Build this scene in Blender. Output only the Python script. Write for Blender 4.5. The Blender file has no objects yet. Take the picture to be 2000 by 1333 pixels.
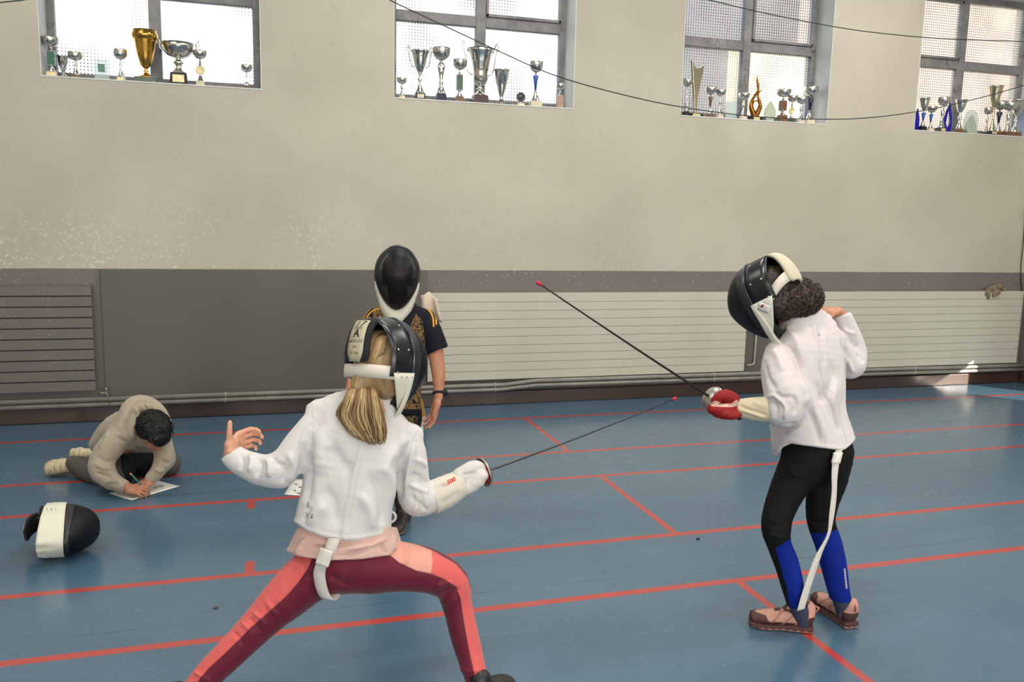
import bpy, bmesh, math, random
import numpy as np
from mathutils import Vector, Matrix
import openvdb

# ------------------------------------------------------------------ camera
F_PX, EYE = 1650.35, 1.51
YAW, PITCH, ROLL = .29154311, .14312716, .02228091
def _basis():
    cy, sy, cp, sp = math.cos(YAW), math.sin(YAW), math.cos(PITCH), math.sin(PITCH)
    f = np.array([sy*cp, cy*cp, -sp]); r = np.array([cy, -sy, 0.]); u = np.cross(r, f)
    c, s = math.cos(ROLL), math.sin(ROLL)
    return c*r + s*u, -s*r + c*u, f
CR, CU, CF = _basis()
CC = np.array([0., 0., EYE])
sc = bpy.context.scene
col = sc.collection
cam_d = bpy.data.cameras.new('camera'); cam = bpy.data.objects.new('camera', cam_d); col.objects.link(cam)
cam_d.sensor_width = 36; cam_d.lens = F_PX*36/2000
M = Matrix.Identity(4)
for i in range(3):
    M[i][0], M[i][1], M[i][2], M[i][3] = CR[i], CU[i], -CF[i], CC[i]
cam.matrix_world = M
sc.camera = cam
sc.view_settings.view_transform = 'Standard'; sc.view_settings.look = 'None'
sc.view_settings.gamma = 1; sc.view_settings.use_curve_mapping = False
sc.view_settings.exposure = 0.0
sc.cycles.max_bounces = 7; sc.cycles.diffuse_bounces = 3; sc.cycles.glossy_bounces = 3
sc.cycles.transmission_bounces = 3; sc.cycles.transparent_max_bounces = 8
sc.cycles.caustics_reflective = False; sc.cycles.caustics_refractive = False
sc.cycles.use_denoising = True
sc.cycles.sample_clamp_indirect = 4.0

# ------------------------------------------------------------------ light
world = bpy.data.worlds.new('sky'); sc.world = world; world.use_nodes = True
bg = world.node_tree.nodes['Background']
bg.inputs[0].default_value = (.93, .965, 1.0, 1); bg.inputs[1].default_value = 2.4

def area(name, loc, rot, sx, sy, power, color):
    d = bpy.data.lights.new(name, 'AREA'); d.shape = 'RECTANGLE'; d.size = sx; d.size_y = sy
    d.energy = power; d.color = color
    o = bpy.data.objects.new(name, d); o.location = loc; o.rotation_euler = rot; col.objects.link(o); return o
R = math.radians
# daylight through unseen windows behind the camera, and ceiling fill lights added for brightness
for i, x in enumerate((-2.4, 1.6, 5.6)):
    area('daylight_window', (x, -8.7, 2.9), (R(82), 0, 0), 2.6, 1.9, 240, (1.0, .955, .87))
for x, y in ((-2.4, -1.0), (.9, -1.0), (4.2, -1.0), (-2.4, 2.3), (.9, 2.3), (4.2, 2.3), (-1.9, 4.9), (1.6, 4.9), (5.1, 4.9)):
    area('ceiling_fill_light', (x, y, 4.3), (0, 0, 0), 1.5, .3, 36 if x < -1 else (48 if x < 3 else 66), (1.0, .955, .88))
sd = bpy.data.lights.new('sun', 'SUN'); sd.energy = 15; sd.angle = R(.6); sd.color = (1., .9, .74)
so = bpy.data.objects.new('sun', sd); col.objects.link(so)
SUN = Vector((-.55, .75, -.30)).normalized()
so.rotation_euler = SUN.to_track_quat('-Z', 'Y').to_euler()

# ------------------------------------------------------------------ pixel helpers (a picture point at a real depth)
def P(px, py, t):
    return CC + t*(CF + CR*(px-1000)/F_PX - CU*(py-666.5)/F_PX)
def PY(px, py, Y):
    d = CF + CR*(px-1000)/F_PX - CU*(py-666.5)/F_PX
    return CC + d*Y/d[1]
def PZ(px, py, z=0.):
    d = CF + CR*(px-1000)/F_PX - CU*(py-666.5)/F_PX
    return CC + d*(z-EYE)/d[2]

# ------------------------------------------------------------------ tags
def tag(o, label=None, cat=None, group=None, kind=None):
    if label: o['label'] = label
    if cat: o['category'] = cat
    if group: o['group'] = group
    if kind: o['kind'] = kind
    return o
def empty(name, loc, label=None, cat=None, group=None):
    o = bpy.data.objects.new(name, None); o.location = loc; o.empty_display_size = .1
    col.objects.link(o); return tag(o, label, cat, group)

# ------------------------------------------------------------------ materials
def lin(c):
    return tuple(((v/255)/12.92 if v/255 <= .04045 else ((v/255+.055)/1.055)**2.4) for v in c) + (1,)
class G:
    """tiny node graph writer"""
    def __init__(s, name):
        s.m = bpy.data.materials.new(name); s.m.use_nodes = True; s.t = s.m.node_tree; s.n = s.t.nodes
        s.b = s.n['Principled BSDF']; s.out = s.n['Material Output']; s._co = None
    def new(s, kind, **kw):
        n = s.n.new(kind)
        for k, v in kw.items(): setattr(n, k, v)
        return n
    def put(s, sock, v):
        if hasattr(v, 'is_output') or isinstance(v, bpy.types.NodeSocket): s.t.links.new(v, sock)
        else: sock.default_value = v
    def math(s, op, a, b=None, c=None, clamp=False):
        n = s.new('ShaderNodeMath', operation=op, use_clamp=clamp); s.put(n.inputs[0], a)
        if b is not None: s.put(n.inputs[1], b)
        if c is not None: s.put(n.inputs[2], c)
        return n.outputs[0]
    def co(s):
        if s._co is None: s._co = s.new('ShaderNodeTexCoord').outputs['Object']
        return s._co
    def pos(s): return s.new('ShaderNodeNewGeometry').outputs['Position']
    def xyz(s, v=None):
        n = s.new('ShaderNodeSeparateXYZ'); s.put(n.inputs[0], v or s.pos()); return n.outputs
    def scaled(s, v, sc3, rot=(0, 0, 0)):
        n = s.new('ShaderNodeMapping'); s.put(n.inputs[0], v); n.inputs['Scale'].default_value = sc3
        n.inputs['Rotation'].default_value = rot; return n.outputs[0]
    def noise(s, scale, v=None, detail=3, rough=.5, dist=0, out='Fac'):
        n = s.new('ShaderNodeTexNoise'); s.put(n.inputs['Vector'], v or s.co()); n.inputs['Scale'].default_value = scale
        n.inputs['Detail'].default_value = detail; n.inputs['Roughness'].default_value = rough
        n.inputs['Distortion'].default_value = dist; return n.outputs[out]
    def vor(s, scale, v=None, out='Distance', feature='F1'):
        n = s.new('ShaderNodeTexVoronoi', feature=feature); s.put(n.inputs['Vector'], v or s.co())
        n.inputs['Scale'].default_value = scale; return n.outputs[out]
    def ramp(s, f, lo, hi, a=0., b=1.):
        n = s.new('ShaderNodeMapRange'); n.clamp = True; s.put(n.inputs[0], f)
        for i, v in enumerate((lo, hi, a, b)): s.put(n.inputs[i+1], v)
        return n.outputs[0]
    def mix(s, f, a, b):
        n = s.new('ShaderNodeMix', data_type='RGBA'); s.put(n.inputs[0], f)
        s.put(n.inputs[6], a); s.put(n.inputs[7], b); return n.outputs[2]
    def attr(s, name, out='Fac'):
        return s.new('ShaderNodeAttribute', attribute_name=name).outputs[out]
    def bump(s, h, strength=.3, dist=.01, normal=None):
        n = s.new('ShaderNodeBump'); s.put(n.inputs['Height'], h); n.inputs['Strength'].default_value = strength
        n.inputs['Distance'].default_value = dist
        if normal is not None: s.t.links.new(normal, n.inputs['Normal'])
        return n.outputs[0]
    def fin(s, color=None, rough=None, metal=None, normal=None, spec=None, **kw):
        for k, v in (('Base Color', color), ('Roughness', rough), ('Metallic', metal), ('Normal', normal), ('Specular IOR Level', spec)):
            if v is not None: s.put(s.b.inputs[k], v)
        for k, v in kw.items(): s.put(s.b.inputs[k.replace('_', ' ')], v)
        return s.m
    def near(s, x, c, half):
        """1 where |x-c|<half"""
        return s.math('LESS_THAN', s.math('ABSOLUTE', s.math('SUBTRACT', x, c)), half)
def simple(name, c, rough=.5, metal=0., var=.06, scale=30, bump=.0, bscale=200, spec=.5, **kw):
    g = G(name); base = lin(c)
    f = g.noise(scale)
    dk = tuple(v*(1-var*2) for v in base[:3]) + (1,); lt = tuple(min(1, v*(1+var*2)) for v in base[:3]) + (1,)
    nrm = g.bump(g.noise(bscale, detail=2), bump, .002) if bump else None
    return g.fin(g.mix(g.ramp(f, .3, .7), dk, lt), rough, metal, nrm, spec, **kw)

# ------------------------------------------------------------------ mesh helpers
def link_mesh(name, verts, faces, mat, parent=None, smooth=False, mw=None):
    me = bpy.data.meshes.new(name); me.from_pydata([tuple(v) for v in verts], [], faces); me.update()
    return fin_mesh(name, me, mat, parent, smooth, mw)
def fin_mesh(name, me, mat, parent=None, smooth=False, mw=None):
    if mat is not None:
        for m in (mat if isinstance(mat, (list, tuple)) else [mat]): me.materials.append(m)
    if smooth: me.shade_smooth()
    o = bpy.data.objects.new(name, me); col.objects.link(o)
    if parent is not None: o.parent = parent
    if mw is not None: o.matrix_local = mw
    return o
def inst(o, parent=None, name=None):
    c = o.copy(); col.objects.link(c)
    if parent is not None: c.parent = parent
    if name: c.name = name
    return c
class B:
    """collects shapes into one bmesh"""
    def __init__(s): s.bm = bmesh.new()
    def box(s, a, b, bevel=0., mi=0, rot=None, piv=None):
        a, b = Vector(a), Vector(b)
        lo = Vector([min(a[i], b[i]) for i in range(3)]); hi = Vector([max(a[i], b[i]) for i in range(3)])
        r = bmesh.ops.create_cube(s.bm, size=1); vs = r['verts']
        for v in vs: v.co = Vector([lo[i]+(v.co[i]+.5)*(hi[i]-lo[i]) for i in range(3)])
        fs = {f for v in vs for f in v.link_faces}
        for f in fs: f.material_index = mi
        if bevel:
            es = list({e for v in vs for e in v.link_edges})
            r2 = bmesh.ops.bevel(s.bm, geom=es, offset=bevel, segments=2, affect='EDGES', profile=.5)
            vs = list({v for f in r2['faces'] for v in f.verts} | {v for v in vs if v.is_valid})
            for f in r2['faces']: f.material_index = mi
        if rot is not None: bmesh.ops.rotate(s.bm, verts=vs, cent=Vector(piv if piv is not None else (lo+hi)/2), matrix=rot)
        return s
    def tube(s, pts, rs, n=10, cap=True, mi=0, closed=False):
        pts = [Vector(p) for p in pts]
        if not hasattr(rs, '__len__'): rs = [rs]*len(pts)
        rings = []; up = None; m = len(pts)
        for i, p in enumerate(pts):
            if closed: d = pts[(i+1) % m]-pts[i-1]
            else: d = pts[min(i+1, m-1)]-pts[max(i-1, 0)]
            if d.length < 1e-9: d = Vector((0, 0, 1))
            d.normalize()
            if up is None: up = d.orthogonal().normalized()
            up = (up-d*up.dot(d)); up = up.normalized() if up.length > 1e-6 else d.orthogonal().normalized()
            w = d.cross(up)
            rings.append([s.bm.verts.new(p+(up*math.cos(a)+w*math.sin(a))*rs[i]) for a in [2*math.pi*k/n for k in range(n)]])
        fs = []
        for i in range(m if closed else m-1):
            A, Bq = rings[i], rings[(i+1) % m]
            for k in range(n): fs.append(s.bm.faces.new((A[k], A[(k+1) % n], Bq[(k+1) % n], Bq[k])))
        if cap and not closed:
            fs.append(s.bm.faces.new(rings[0][::-1])); fs.append(s.bm.faces.new(rings[-1]))
        for f in fs: f.material_index = mi; f.smooth = True
        return s
    def lathe(s, prof, n=24, c=(0, 0, 0), mi=0, mod=None, squash=1.):
        c = Vector(c); rings = []
        for k, (r, z) in enumerate(prof):
            ring = []
            for j in range(n):
                a = 2*math.pi*j/n; rr = max(r, 1e-4)*(mod(a, z) if mod else 1)
                ring.append(s.bm.verts.new(c+Vector((rr*math.cos(a), rr*math.sin(a)*squash, z))))
            rings.append(ring)
        for i in range(len(rings)-1):
            for j in range(n):
                f = s.bm.faces.new((rings[i][j], rings[i][(j+1) % n], rings[i+1][(j+1) % n], rings[i+1][j])); f.material_index = mi; f.smooth = True
        s.bm.faces.new(rings[0][::-1]).material_index = mi; s.bm.faces.new(rings[-1]).material_index = mi
        return s
    def ball(s, c, r, seg=12, mi=0, M3=None):
        rr = r if hasattr(r, '__len__') else (r, r, r)
        mt = Matrix.Translation(Vector(c)) @ (M3.to_4x4() if M3 is not None else Matrix.Identity(4)) @ Matrix.Diagonal((*rr, 1))
        q = bmesh.ops.create_uvsphere(s.bm, u_segments=seg, v_segments=max(6, seg//2), radius=1, matrix=mt)
        for f in {f for v in q['verts'] for f in v.link_faces}: f.material_index = mi; f.smooth = True
        return s
    def grid(s, pts, mi=0, closed=False, flip=False):
        """pts: rows of points"""
        vs = [[s.bm.verts.new(Vector(p)) for p in row] for row in pts]
        for i in range(len(vs)-1):
            n = len(vs[i])
            for j in range(n if closed else n-1):
                q = (vs[i][j], vs[i][(j+1) % n], vs[i+1][(j+1) % n], vs[i+1][j])
                f = s.bm.faces.new(q[::-1] if flip else q); f.material_index = mi; f.smooth = True
        return s
    def poly(s, pts, mi=0, ext=None):
        vs = [s.bm.verts.new(Vector(p)) for p in pts]; f = s.bm.faces.new(vs); f.material_index = mi
        if ext is not None:
            e = bmesh.ops.extrude_face_region(s.bm, geom=[f]); nv = [v for v in e['geom'] if isinstance(v, bmesh.types.BMVert)]
            bmesh.ops.translate(s.bm, verts=nv, vec=Vector(ext))
        return s
    def obj(s, name, mat, parent=None, solid=0., sub=0, mw=None, tri=False):
        bmesh.ops.recalc_face_normals(s.bm, faces=s.bm.faces)
        me = bpy.data.meshes.new(name); s.bm.to_mesh(me); s.bm.free()
        for m in (mat if isinstance(mat, (list, tuple)) else [mat]): me.materials.append(m)
        o = bpy.data.objects.new(name, me); col.objects.link(o)
        if parent is not None: o.parent = parent
        if mw is not None: o.matrix_local = mw
        if sub: md = o.modifiers.new('s', 'SUBSURF'); md.levels = md.render_levels = sub
        if solid: md = o.modifiers.new('t', 'SOLIDIFY'); md.thickness = solid; md.offset = 0
        return o
# ================================================================== ROOM
WY, GY = 6.60, 6.85                 # wall face, glazing plane
XL, XR, YB, ZC = -4.2, 7.31, -9.0, 4.45
SILL, HEAD = 2.403, 3.70
WIN = [(-1.397, .040), (.998, 2.455), (3.411, 4.856), (5.794, 7.240)]
DADO = 1.098

# --- plaster wall material: cream above, grey dado below, chips and scuffs
g = G('painted_plaster'); x, y, z = g.xyz()
co = g.pos()
cream = g.mix(g.ramp(g.noise(1.3, co, 4), .35, .65), lin((182, 176, 161)), lin((193, 187, 172)))
cream = g.mix(g.math('MULTIPLY', g.ramp(g.noise(9, co, 5, .7), .58, .75), .25), cream, lin((158, 150, 130)))
chipz = g.ramp(z, 1.1, 1.75, 1, 0)
chipx = g.ramp(x, 1.6, .2, .25, 1)
ch = g.math('MULTIPLY', g.ramp(g.noise(38, co, 4, .65), .57, .60), g.math('MULTIPLY', g.math('MULTIPLY', chipz, chipx), g.ramp(g.noise(3.1, co, 2), .38, .55)))
cream = g.mix(ch, cream, lin((214, 209, 194)))
grey = g.mix(g.noise(4, co, 4), lin((112, 105, 102)), lin((122, 115, 111)))
cv = g.new('ShaderNodeVectorMath', operation='ADD'); g.put(cv.inputs[0], co); nv = g.new('ShaderNodeVectorMath', operation='SCALE'); g.put(nv.inputs[0], g.noise(60, co, 3, .6, out='Color')); nv.inputs['Scale'].default_value = .022; g.put(cv.inputs[1], nv.outputs[0])
sp = g.math('MULTIPLY', g.math('LESS_THAN', g.vor(34, cv.outputs[0]), .13), g.ramp(g.noise(5, co, 3), .44, .52))
sp = g.math('MULTIPLY', sp, g.ramp(z, .93, 1.0, .15, 1))
grey = g.mix(sp, grey, lin((205, 200, 190)))
wob = g.math('MULTIPLY', g.math('SUBTRACT', g.noise(6, co, 3), .5), .006)
up = g.math('GREATER_THAN', g.math('ADD', z, wob), DADO)
weave = g.math('ADD', g.noise(90, co, 3), g.math('MULTIPLY', g.noise(2.2, co, 4), 2.5))
M_WALL = g.fin(g.mix(up, grey, cream), g.ramp(up, 0, 1, .5, .62), 0, g.bump(weave, .35, .006), .35)
M_REVEAL = simple('white_reveal_paint', (214, 214, 212), .6, var=.03, scale=8)
M_CEIL = simple('ceiling_paint', (196, 190, 176), .8)

def wall_with_holes(name, mat, holes, u0, u1, z0, z1, place, thick):
    """rectangular wall slab made of blocks around rectangular holes"""
    us = sorted({u0, u1, *[h[0] for h in holes], *[h[1] for h in holes]})
    zs = sorted({z0, z1, *[h[2] for h in holes], *[h[3] for h in holes]})
    b = B()
    # merge columns of blocks where nothing is cut
    for i in range(len(us)-1):
        run = None
        for j in range(len(zs)-1):
            cu, cz = (us[i]+us[i+1])/2, (zs[j]+zs[j+1])/2
            inside = any(h[0] < cu < h[1] and h[2] < cz < h[3] for h in holes)
            if not inside:
                run = [zs[j], zs[j+1]] if run is None else [run[0], zs[j+1]]
            if run and (inside or j == len(zs)-2):
                if inside and run[1] > zs[j]: run[1] = zs[j]
                b.box(place(us[i], run[0], 0), place(us[i+1], run[1], thick)); run = None
    bmesh.ops.remove_doubles(b.bm, verts=b.bm.verts, dist=1e-4)
    dup = {}
    for f in list(b.bm.faces):
        k = tuple(round(v, 3) for v in f.calc_center_median())
        dup.setdefault(k, []).append(f)
    bmesh.ops.delete(b.bm, geom=[f for l in dup.values() if len(l) > 1 for f in l], context='FACES_ONLY')
    return tag(b.obj(name, mat), kind='structure')
holes = [(a, b_, SILL, HEAD) for a, b_ in WIN] + [(WIN[0][0]-2.405, WIN[0][1]-2.405, SILL, HEAD)]
wall_front = wall_with_holes('wall_front', M_WALL, holes, XL, XR, 0, ZC, lambda u, z, d: (u, WY+d, z), .38)
wall_with_holes('wall_right', M_WALL, [(4.5, 5.65, .15, .70)], YB, WY+.38, 0, ZC, lambda u, z, d: (XR+d, u, z), .2)  # unseen low opening, added and shaped to let sun onto the corner floor
wall_with_holes('wall_left', M_WALL, [], YB, WY+.38, 0, ZC, lambda u, z, d: (XL-d, u, z), .2)
wall_with_holes('wall_back', M_WALL, [], XL, XR, 0, ZC, lambda u, z, d: (u, YB-d, z), .2)
tag(B().box((XL-.2, YB-.2, ZC), (XR+.2, WY+.38, ZC+.2)).obj('ceiling', M_CEIL), kind='structure')

# --- floor: blue sports vinyl with red piste lines
g = G('blue_sports_vinyl'); co = g.pos(); x, y, z = g.xyz(co)
blue = g.mix(g.ramp(g.noise(1.1, co, 4), .3, .7), lin((68, 101, 126)), lin((78, 111, 135)))
blue = g.mix(g.math('MULTIPLY', g.ramp(g.noise(2.4, g.scaled(co, (.5, 2.2, 1)), 5, .6), .45, .75), .35), blue, lin((58, 89, 114)))
def band(lo, hi, v): return g.math('MULTIPLY', g.math('GREATER_THAN', v, lo), g.math('LESS_THAN', v, hi))
mx = None
def acc(m):
    global mx
    mx = m if mx is None else g.math('MAXIMUM', mx, m)
LW = .021
for ly in (6.043, 5.072, 4.535, 3.560, 3.010): acc(g.near(y, ly, LW))
xb = g.near(x, 1.933, .018)
acc(g.math('MULTIPLY', xb, g.math('MAXIMUM', g.math('MAXIMUM', band(5.07, 6.04, y), band(3.56, 4.53, y)), g.math('LESS_THAN', y, 3.01))))
xt = g.near(x, -.067, .020)
tk = g.math('MAXIMUM', g.math('MAXIMUM', band(5.89, 6.04, y), band(4.40, 4.53, y)), g.math('MAXIMUM', band(3.56, 3.70, y), band(2.88, 3.01, y)))
acc(g.math('MULTIPLY', xt, tk))
fa = g.math('MULTIPLY', g.math('MAXIMUM', g.math('MULTIPLY', g.near(x, 4.92, .007), band(5.07, 6.04, y)), g.math('MULTIPLY', g.near(x, 5.918, .008), band(4.2, 6.04, y))),
            g.ramp(g.noise(22, co, 2), .42, .5, .15, .6))
red = g.mix(g.noise(14, co, 3), lin((172, 56, 56)), lin((186, 68, 64)))
wear = g.ramp(g.noise(30, co, 5, .7), .62, .8, 1, .75)
colr = g.mix(g.math('MULTIPLY', g.math('MAXIMUM', mx, fa), wear), blue, red)
seam = g.math('MAXIMUM', g.near(y, 3.155, .0020), g.math('MAXIMUM', g.near(y, 4.71, .0025), g.near(y, 1.6, .003)))
seam = g.math('MULTIPLY', seam, g.ramp(g.noise(2.6, co, 3), .45, .55, .2, .8))
colr = g.mix(seam, colr, lin((38, 52, 62)))
# scratches and rumples
scv = g.scaled(co, (1.6, 7, 1), (0, 0, .35))
scr = g.noise(3.4, scv, 6, .68, 1.2)
rump = g.noise(5.5, g.scaled(co, (1.2, 3.2, 1), (0, 0, -.3)), 6, .7, 2.0)
rz = g.math('MULTIPLY', g.ramp(y, 2.95, 2.1, 0, 1), g.ramp(g.noise(1.1, co, 2), .35, .6))
hgt = g.math('ADD', g.math('MULTIPLY', scr, .015), g.math('MULTIPLY', rump, g.math('ADD', .006, g.math('MULTIPLY', rz, 1.1))))
rgh = g.math('ADD', .24, g.math('MULTIPLY', g.ramp(g.noise(2.3, scv, 5, .65), .35, .7), .05))
M_FLOOR = g.fin(colr, rgh, 0, g.bump(hgt, .22, .012), .6, Coat_Weight=.45, Coat_Roughness=.16)
tag(B().box((XL-.2, YB-.2, -.15), (XR+.2, WY+.38, 0)).obj('floor', M_FLOOR), kind='structure')

# --- baseboard (dark brown plinth)
g = G('dark_brown_plinth'); co = g.pos()
c0 = g.mix(g.noise(3, g.scaled(co, (.4, 1, 3)), 5), lin((58, 40, 36)), lin((74, 52, 46)))
M_BASE = g.fin(c0, g.ramp(g.noise(6, co), .3, .7, .3, .5), 0, g.bump(g.noise(16, co, 4), .2, .006))
tag(B().box((XL, 6.545, 0), (XR, WY, .108), .006).obj('baseboard_front', M_BASE), kind='structure')
tag(B().box((XR-.03, YB, 0), (XR, 6.54, .108), .006).obj('baseboard_right', M_BASE), kind='structure')
# --- wall panels (smooth dark grey board between the radiators)
g = G('dark_grey_board'); co = g.pos()
M_PANEL = g.fin(g.mix(g.noise(3, co, 4), lin((92, 89, 82)), lin((99, 95, 88))), .55, 0, g.bump(g.noise(70, co, 3), .12, .004))
tag(B().box((-1.085, WY-.03, .108), (1.262, WY, DADO-.002), .004).obj('trim_1', M_PANEL), kind='structure')
tag(B().box((4.14, WY-.02, .108), (4.80, WY, .93), .004).obj('trim_2', M_PANEL), kind='structure')

# --- windows
g = G('weathered_grey_frame_paint'); co = g.pos()
c0 = g.mix(g.ramp(g.noise(7, co, 5, .7), .35, .65), lin((112, 112, 116)), lin((142, 140, 140)))
c0 = g.mix(g.math('MULTIPLY', g.math('LESS_THAN', g.vor(14, co, feature='DISTANCE_TO_EDGE'), .02), g.ramp(g.noise(4, co), .5, .6)), c0, lin((70, 66, 62)))
M_FRAME = g.fin(c0, .55, .1, g.bump(g.noise(40, co, 4), .4, .004))
g = G('reeded_glass'); co = g.pos(); x, y, z = g.xyz(co)
sx = g.math('SINE', g.math('MULTIPLY', x, 2*math.pi/.0235)); sz = g.math('SINE', g.math('MULTIPLY', z, 2*math.pi/.0235))
zone = g.math('ADD', g.ramp(g.noise(1.7, co, 3, .5), .40, .62), g.ramp(x, 3.0, 6.0, 0, .35), clamp=True)
zx = g.ramp(g.noise(1.3, g.scaled(co, (1.6, 1, .6)), 2), .42, .6)
pat = g.math('MULTIPLY', g.ramp(sx, -.2, .85), g.ramp(sz, -.2, .85))
reed = g.math('MULTIPLY', g.ramp(sx, .2, 1), .35)
dark = g.math('MULTIPLY', g.math('ADD', g.math('MULTIPLY', pat, zone), g.math('MULTIPLY', reed, zx)), .92)
tr = g.new('ShaderNodeBsdfTransparent'); tl = g.new('ShaderNodeBsdfTranslucent'); gl = g.new('ShaderNodeBsdfGlossy')
g.put(tr.inputs[0], g.mix(dark, (.97, .985, 1, 1), (.16, .18, .2, 1))); g.put(tl.inputs[0], g.mix(dark, (.9, .92, .95, 1), (.45, .47, .5, 1)))
gl.inputs['Roughness'].default_value = .15; gl.inputs['Color'].default_value = (.9, .9, .9, 1)
m1 = g.new('ShaderNodeMixShader'); m1.inputs[0].default_value = .22
g.t.links.new(tr.outputs[0], m1.inputs[1]); g.t.links.new(tl.outputs[0], m1.inputs[2])
m2 = g.new('ShaderNodeMixShader'); m2.inputs[0].default_value = .05
g.t.links.new(m1.outputs[0], m2.inputs[1]); g.t.links.new(gl.outputs[0], m2.inputs[2]); g.t.links.new(m2.outputs[0], g.out.inputs[0])
M_GLASS = g.m
def window(n, x0, x1, mull, sash):
    e = empty('window_%d' % n, ((x0+x1)/2, GY, SILL)); tag(e, kind='structure')
    inv = Matrix.Translation(-Vector(e.location))
    def part(b, name, mat): 
        bmesh.ops.transform(b.bm, matrix=inv, verts=b.bm.verts); return b.obj(name, mat, e)
    f = B()
    f.box((x0, GY-.03, SILL), (x0+.055, GY+.03, HEAD)); f.box((x1-.055, GY-.03, SILL), (x1, GY+.03, HEAD))
    f.box((x0+.055, GY-.03, SILL), (x1-.055, GY+.03, SILL+.062)); f.box((x0+.055, GY-.03, HEAD-.06), (x1-.055, GY+.03, HEAD))
    f.box((mull-.04, GY-.036, SILL+.062), (mull+.04, GY+.03, HEAD-.06), .005)
    f.box((x0+.055, GY-.034, 3.022), (mull-.04, GY+.03, 3.103), .005); f.box((mull+.04, GY-.034, 3.022), (x1-.055, GY+.03, 3.103), .005)
    part(f, 'window_frame', M_FRAME)
    sx0, sx1 = (mull+.04, x1-.055) if sash == 'r' else (x0+.055, mull-.04)
    s = B()
    for a, b_ in (((sx0, 3.103), (sx0+.022, HEAD-.06)), ((sx1-.022, 3.103), (sx1, HEAD-.06)), ((sx0, 3.103), (sx1, 3.128)), ((sx0, HEAD-.085), (sx1, HEAD-.06))):
        s.box((a[0], GY-.048, a[1]), (b_[0], GY-.02, b_[1]), .004)
    part(s, 'window_sash', M_FRAME)
    for a, b_ in (((x0+.055, SILL+.062), (mull-.04, 3.022)), ((mull+.04, SILL+.062), (x1-.055, 3.022)), ((x0+.055, 3.103), (mull-.04, HEAD-.06)), ((mull+.04, 3.103), (x1-.055, HEAD-.06))):
        part(B().box((a[0], GY, a[1]), (b_[0], GY+.004, b_[1])), 'window_pane', M_GLASS)
    # plastered reveal lining and sill
    r = B(); t = .006
    r.box((x0, WY-.002, SILL), (x0+t, GY-.03, HEAD)); r.box((x1-t, WY-.002, SILL), (x1, GY-.03, HEAD)); r.box((x0, WY-.002, HEAD-t), (x1, GY-.03, HEAD))
    part(r, 'window_reveal', M_REVEAL)
    part(B().box((x0, WY-.004, SILL-.004), (x1, GY-.03, SILL+t), .002), 'window_sill', M_REVEAL)
for n, ((a, b_), mu, sa) in enumerate(zip(WIN, (-.69, 1.73, 4.142, 6.468), 'rrrl')): window(n+1, a, b_, mu, sa)
# blank off the unseen window further left with a plain window too
window(5, WIN[0][0]-2.405, WIN[0][1]-2.405, -3.095, 'r')

# --- outside: neighbouring sunlit building and ground
M_OUT = simple('neighbour_render', (128, 115, 110), .9, scale=2)
bx_ = PY(1553, 150, 9.6)[0]
tag(B().box((bx_, 9.6, -.2), (22, 14, 9)).obj('neighbouring_building', M_OUT), 'pinkish grey neighbouring building seen through the fourth window', 'building')
q0, q1 = PY(1438, 95, 9.4), PY(1553, 95, 9.4)
tag(B().box((q0[0], 9.4, -.2), (bx_-.02, 9.58, q1[2])).obj('garden_wall', simple('sunny_cream_wall', (250, 232, 190), .9)), 'low cream sunlit wall seen through the third window', 'wall')
tag(B().box((-30, WY+.5, -.4), (40, 40, -.2)).obj('ground_outside', simple('yard_concrete', (150, 148, 142), .9)), kind='structure')

# --- radiators
M_RADW = simple('cream_radiator_enamel', (196, 192, 178), .42, var=.02, scale=2.5, spec=.4)
g = G('grey_radiator_paint'); co = g.pos()
c0 = g.mix(g.noise(6, co, 4), lin((106, 99, 96)), lin((114, 106, 102)))
c0 = g.mix(g.math('MULTIPLY', g.math('LESS_THAN', g.vor(50, co), .11), g.ramp(g.noise(6, co, 3), .5, .58)), c0, lin((205, 198, 184)))
M_RADG = g.fin(c0, .5)
M_DARKGAP = simple('radiator_core_shadow_metal', (52, 50, 46), .7)
M_METAL = simple('dull_brass_valve', (150, 142, 124), .35, .7)
def radiator(x0, x1, z0, z1, mat, label, gap):
    e = empty('radiator', ((x0+x1)/2, 6.56, z0), label, 'radiator')
    inv = -Vector(e.location); n = 10; hh = (z1-z0)/n
    core = B(); core.box(Vector((x0+.012, 6.529, z0+.01))+inv, Vector((x1-.012, 6.575, z1-.012))+inv); core.obj('radiator_core', M_DARKGAP if gap > .004 else mat, e)
    bar0 = None
    for i in range(n):
        za = z0+i*hh
        if bar0 is None:
            b = B(); b.box((-(x1-x0)/2, 6.520-6.56, gap/2), ((x1-x0)/2, 6.532-6.56, hh-gap/2), .0028)
            bar0 = b.obj('radiator_bar', mat, e); o = bar0
        else: o = inst(bar0, e)
        o.location = (0, 0, za-z0)
    b = B(); b.box((-(x1-x0)/2, 6.520-6.56, z1-z0-.004), ((x1-x0)/2, 6.585-6.56, z1-z0+.003), .002); b.obj('top_plate', mat, e)
    for xx in (x0+.25, x1-.25):
        b = B(); b.box(Vector((xx-.02, 6.574, z0+.1))+inv, Vector((xx+.02, WY-.001, z1-.08))+inv); b.obj('wall_bracket', mat, e)
    return e
radiator(-3.9, -1.139, .228, .984, M_RADG, 'grey panel radiator flecked with paint, beside the dark board', .0085)
radiator(1.262, 4.122, .213, .917, M_RADW, 'cream panel radiator on the wall between the masked boy and the fencer in black leggings', .0030)
radiator(4.78, 7.205, .205, .916, M_RADW, 'cream panel radiator in the corner with a rag on top', .0030)

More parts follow.
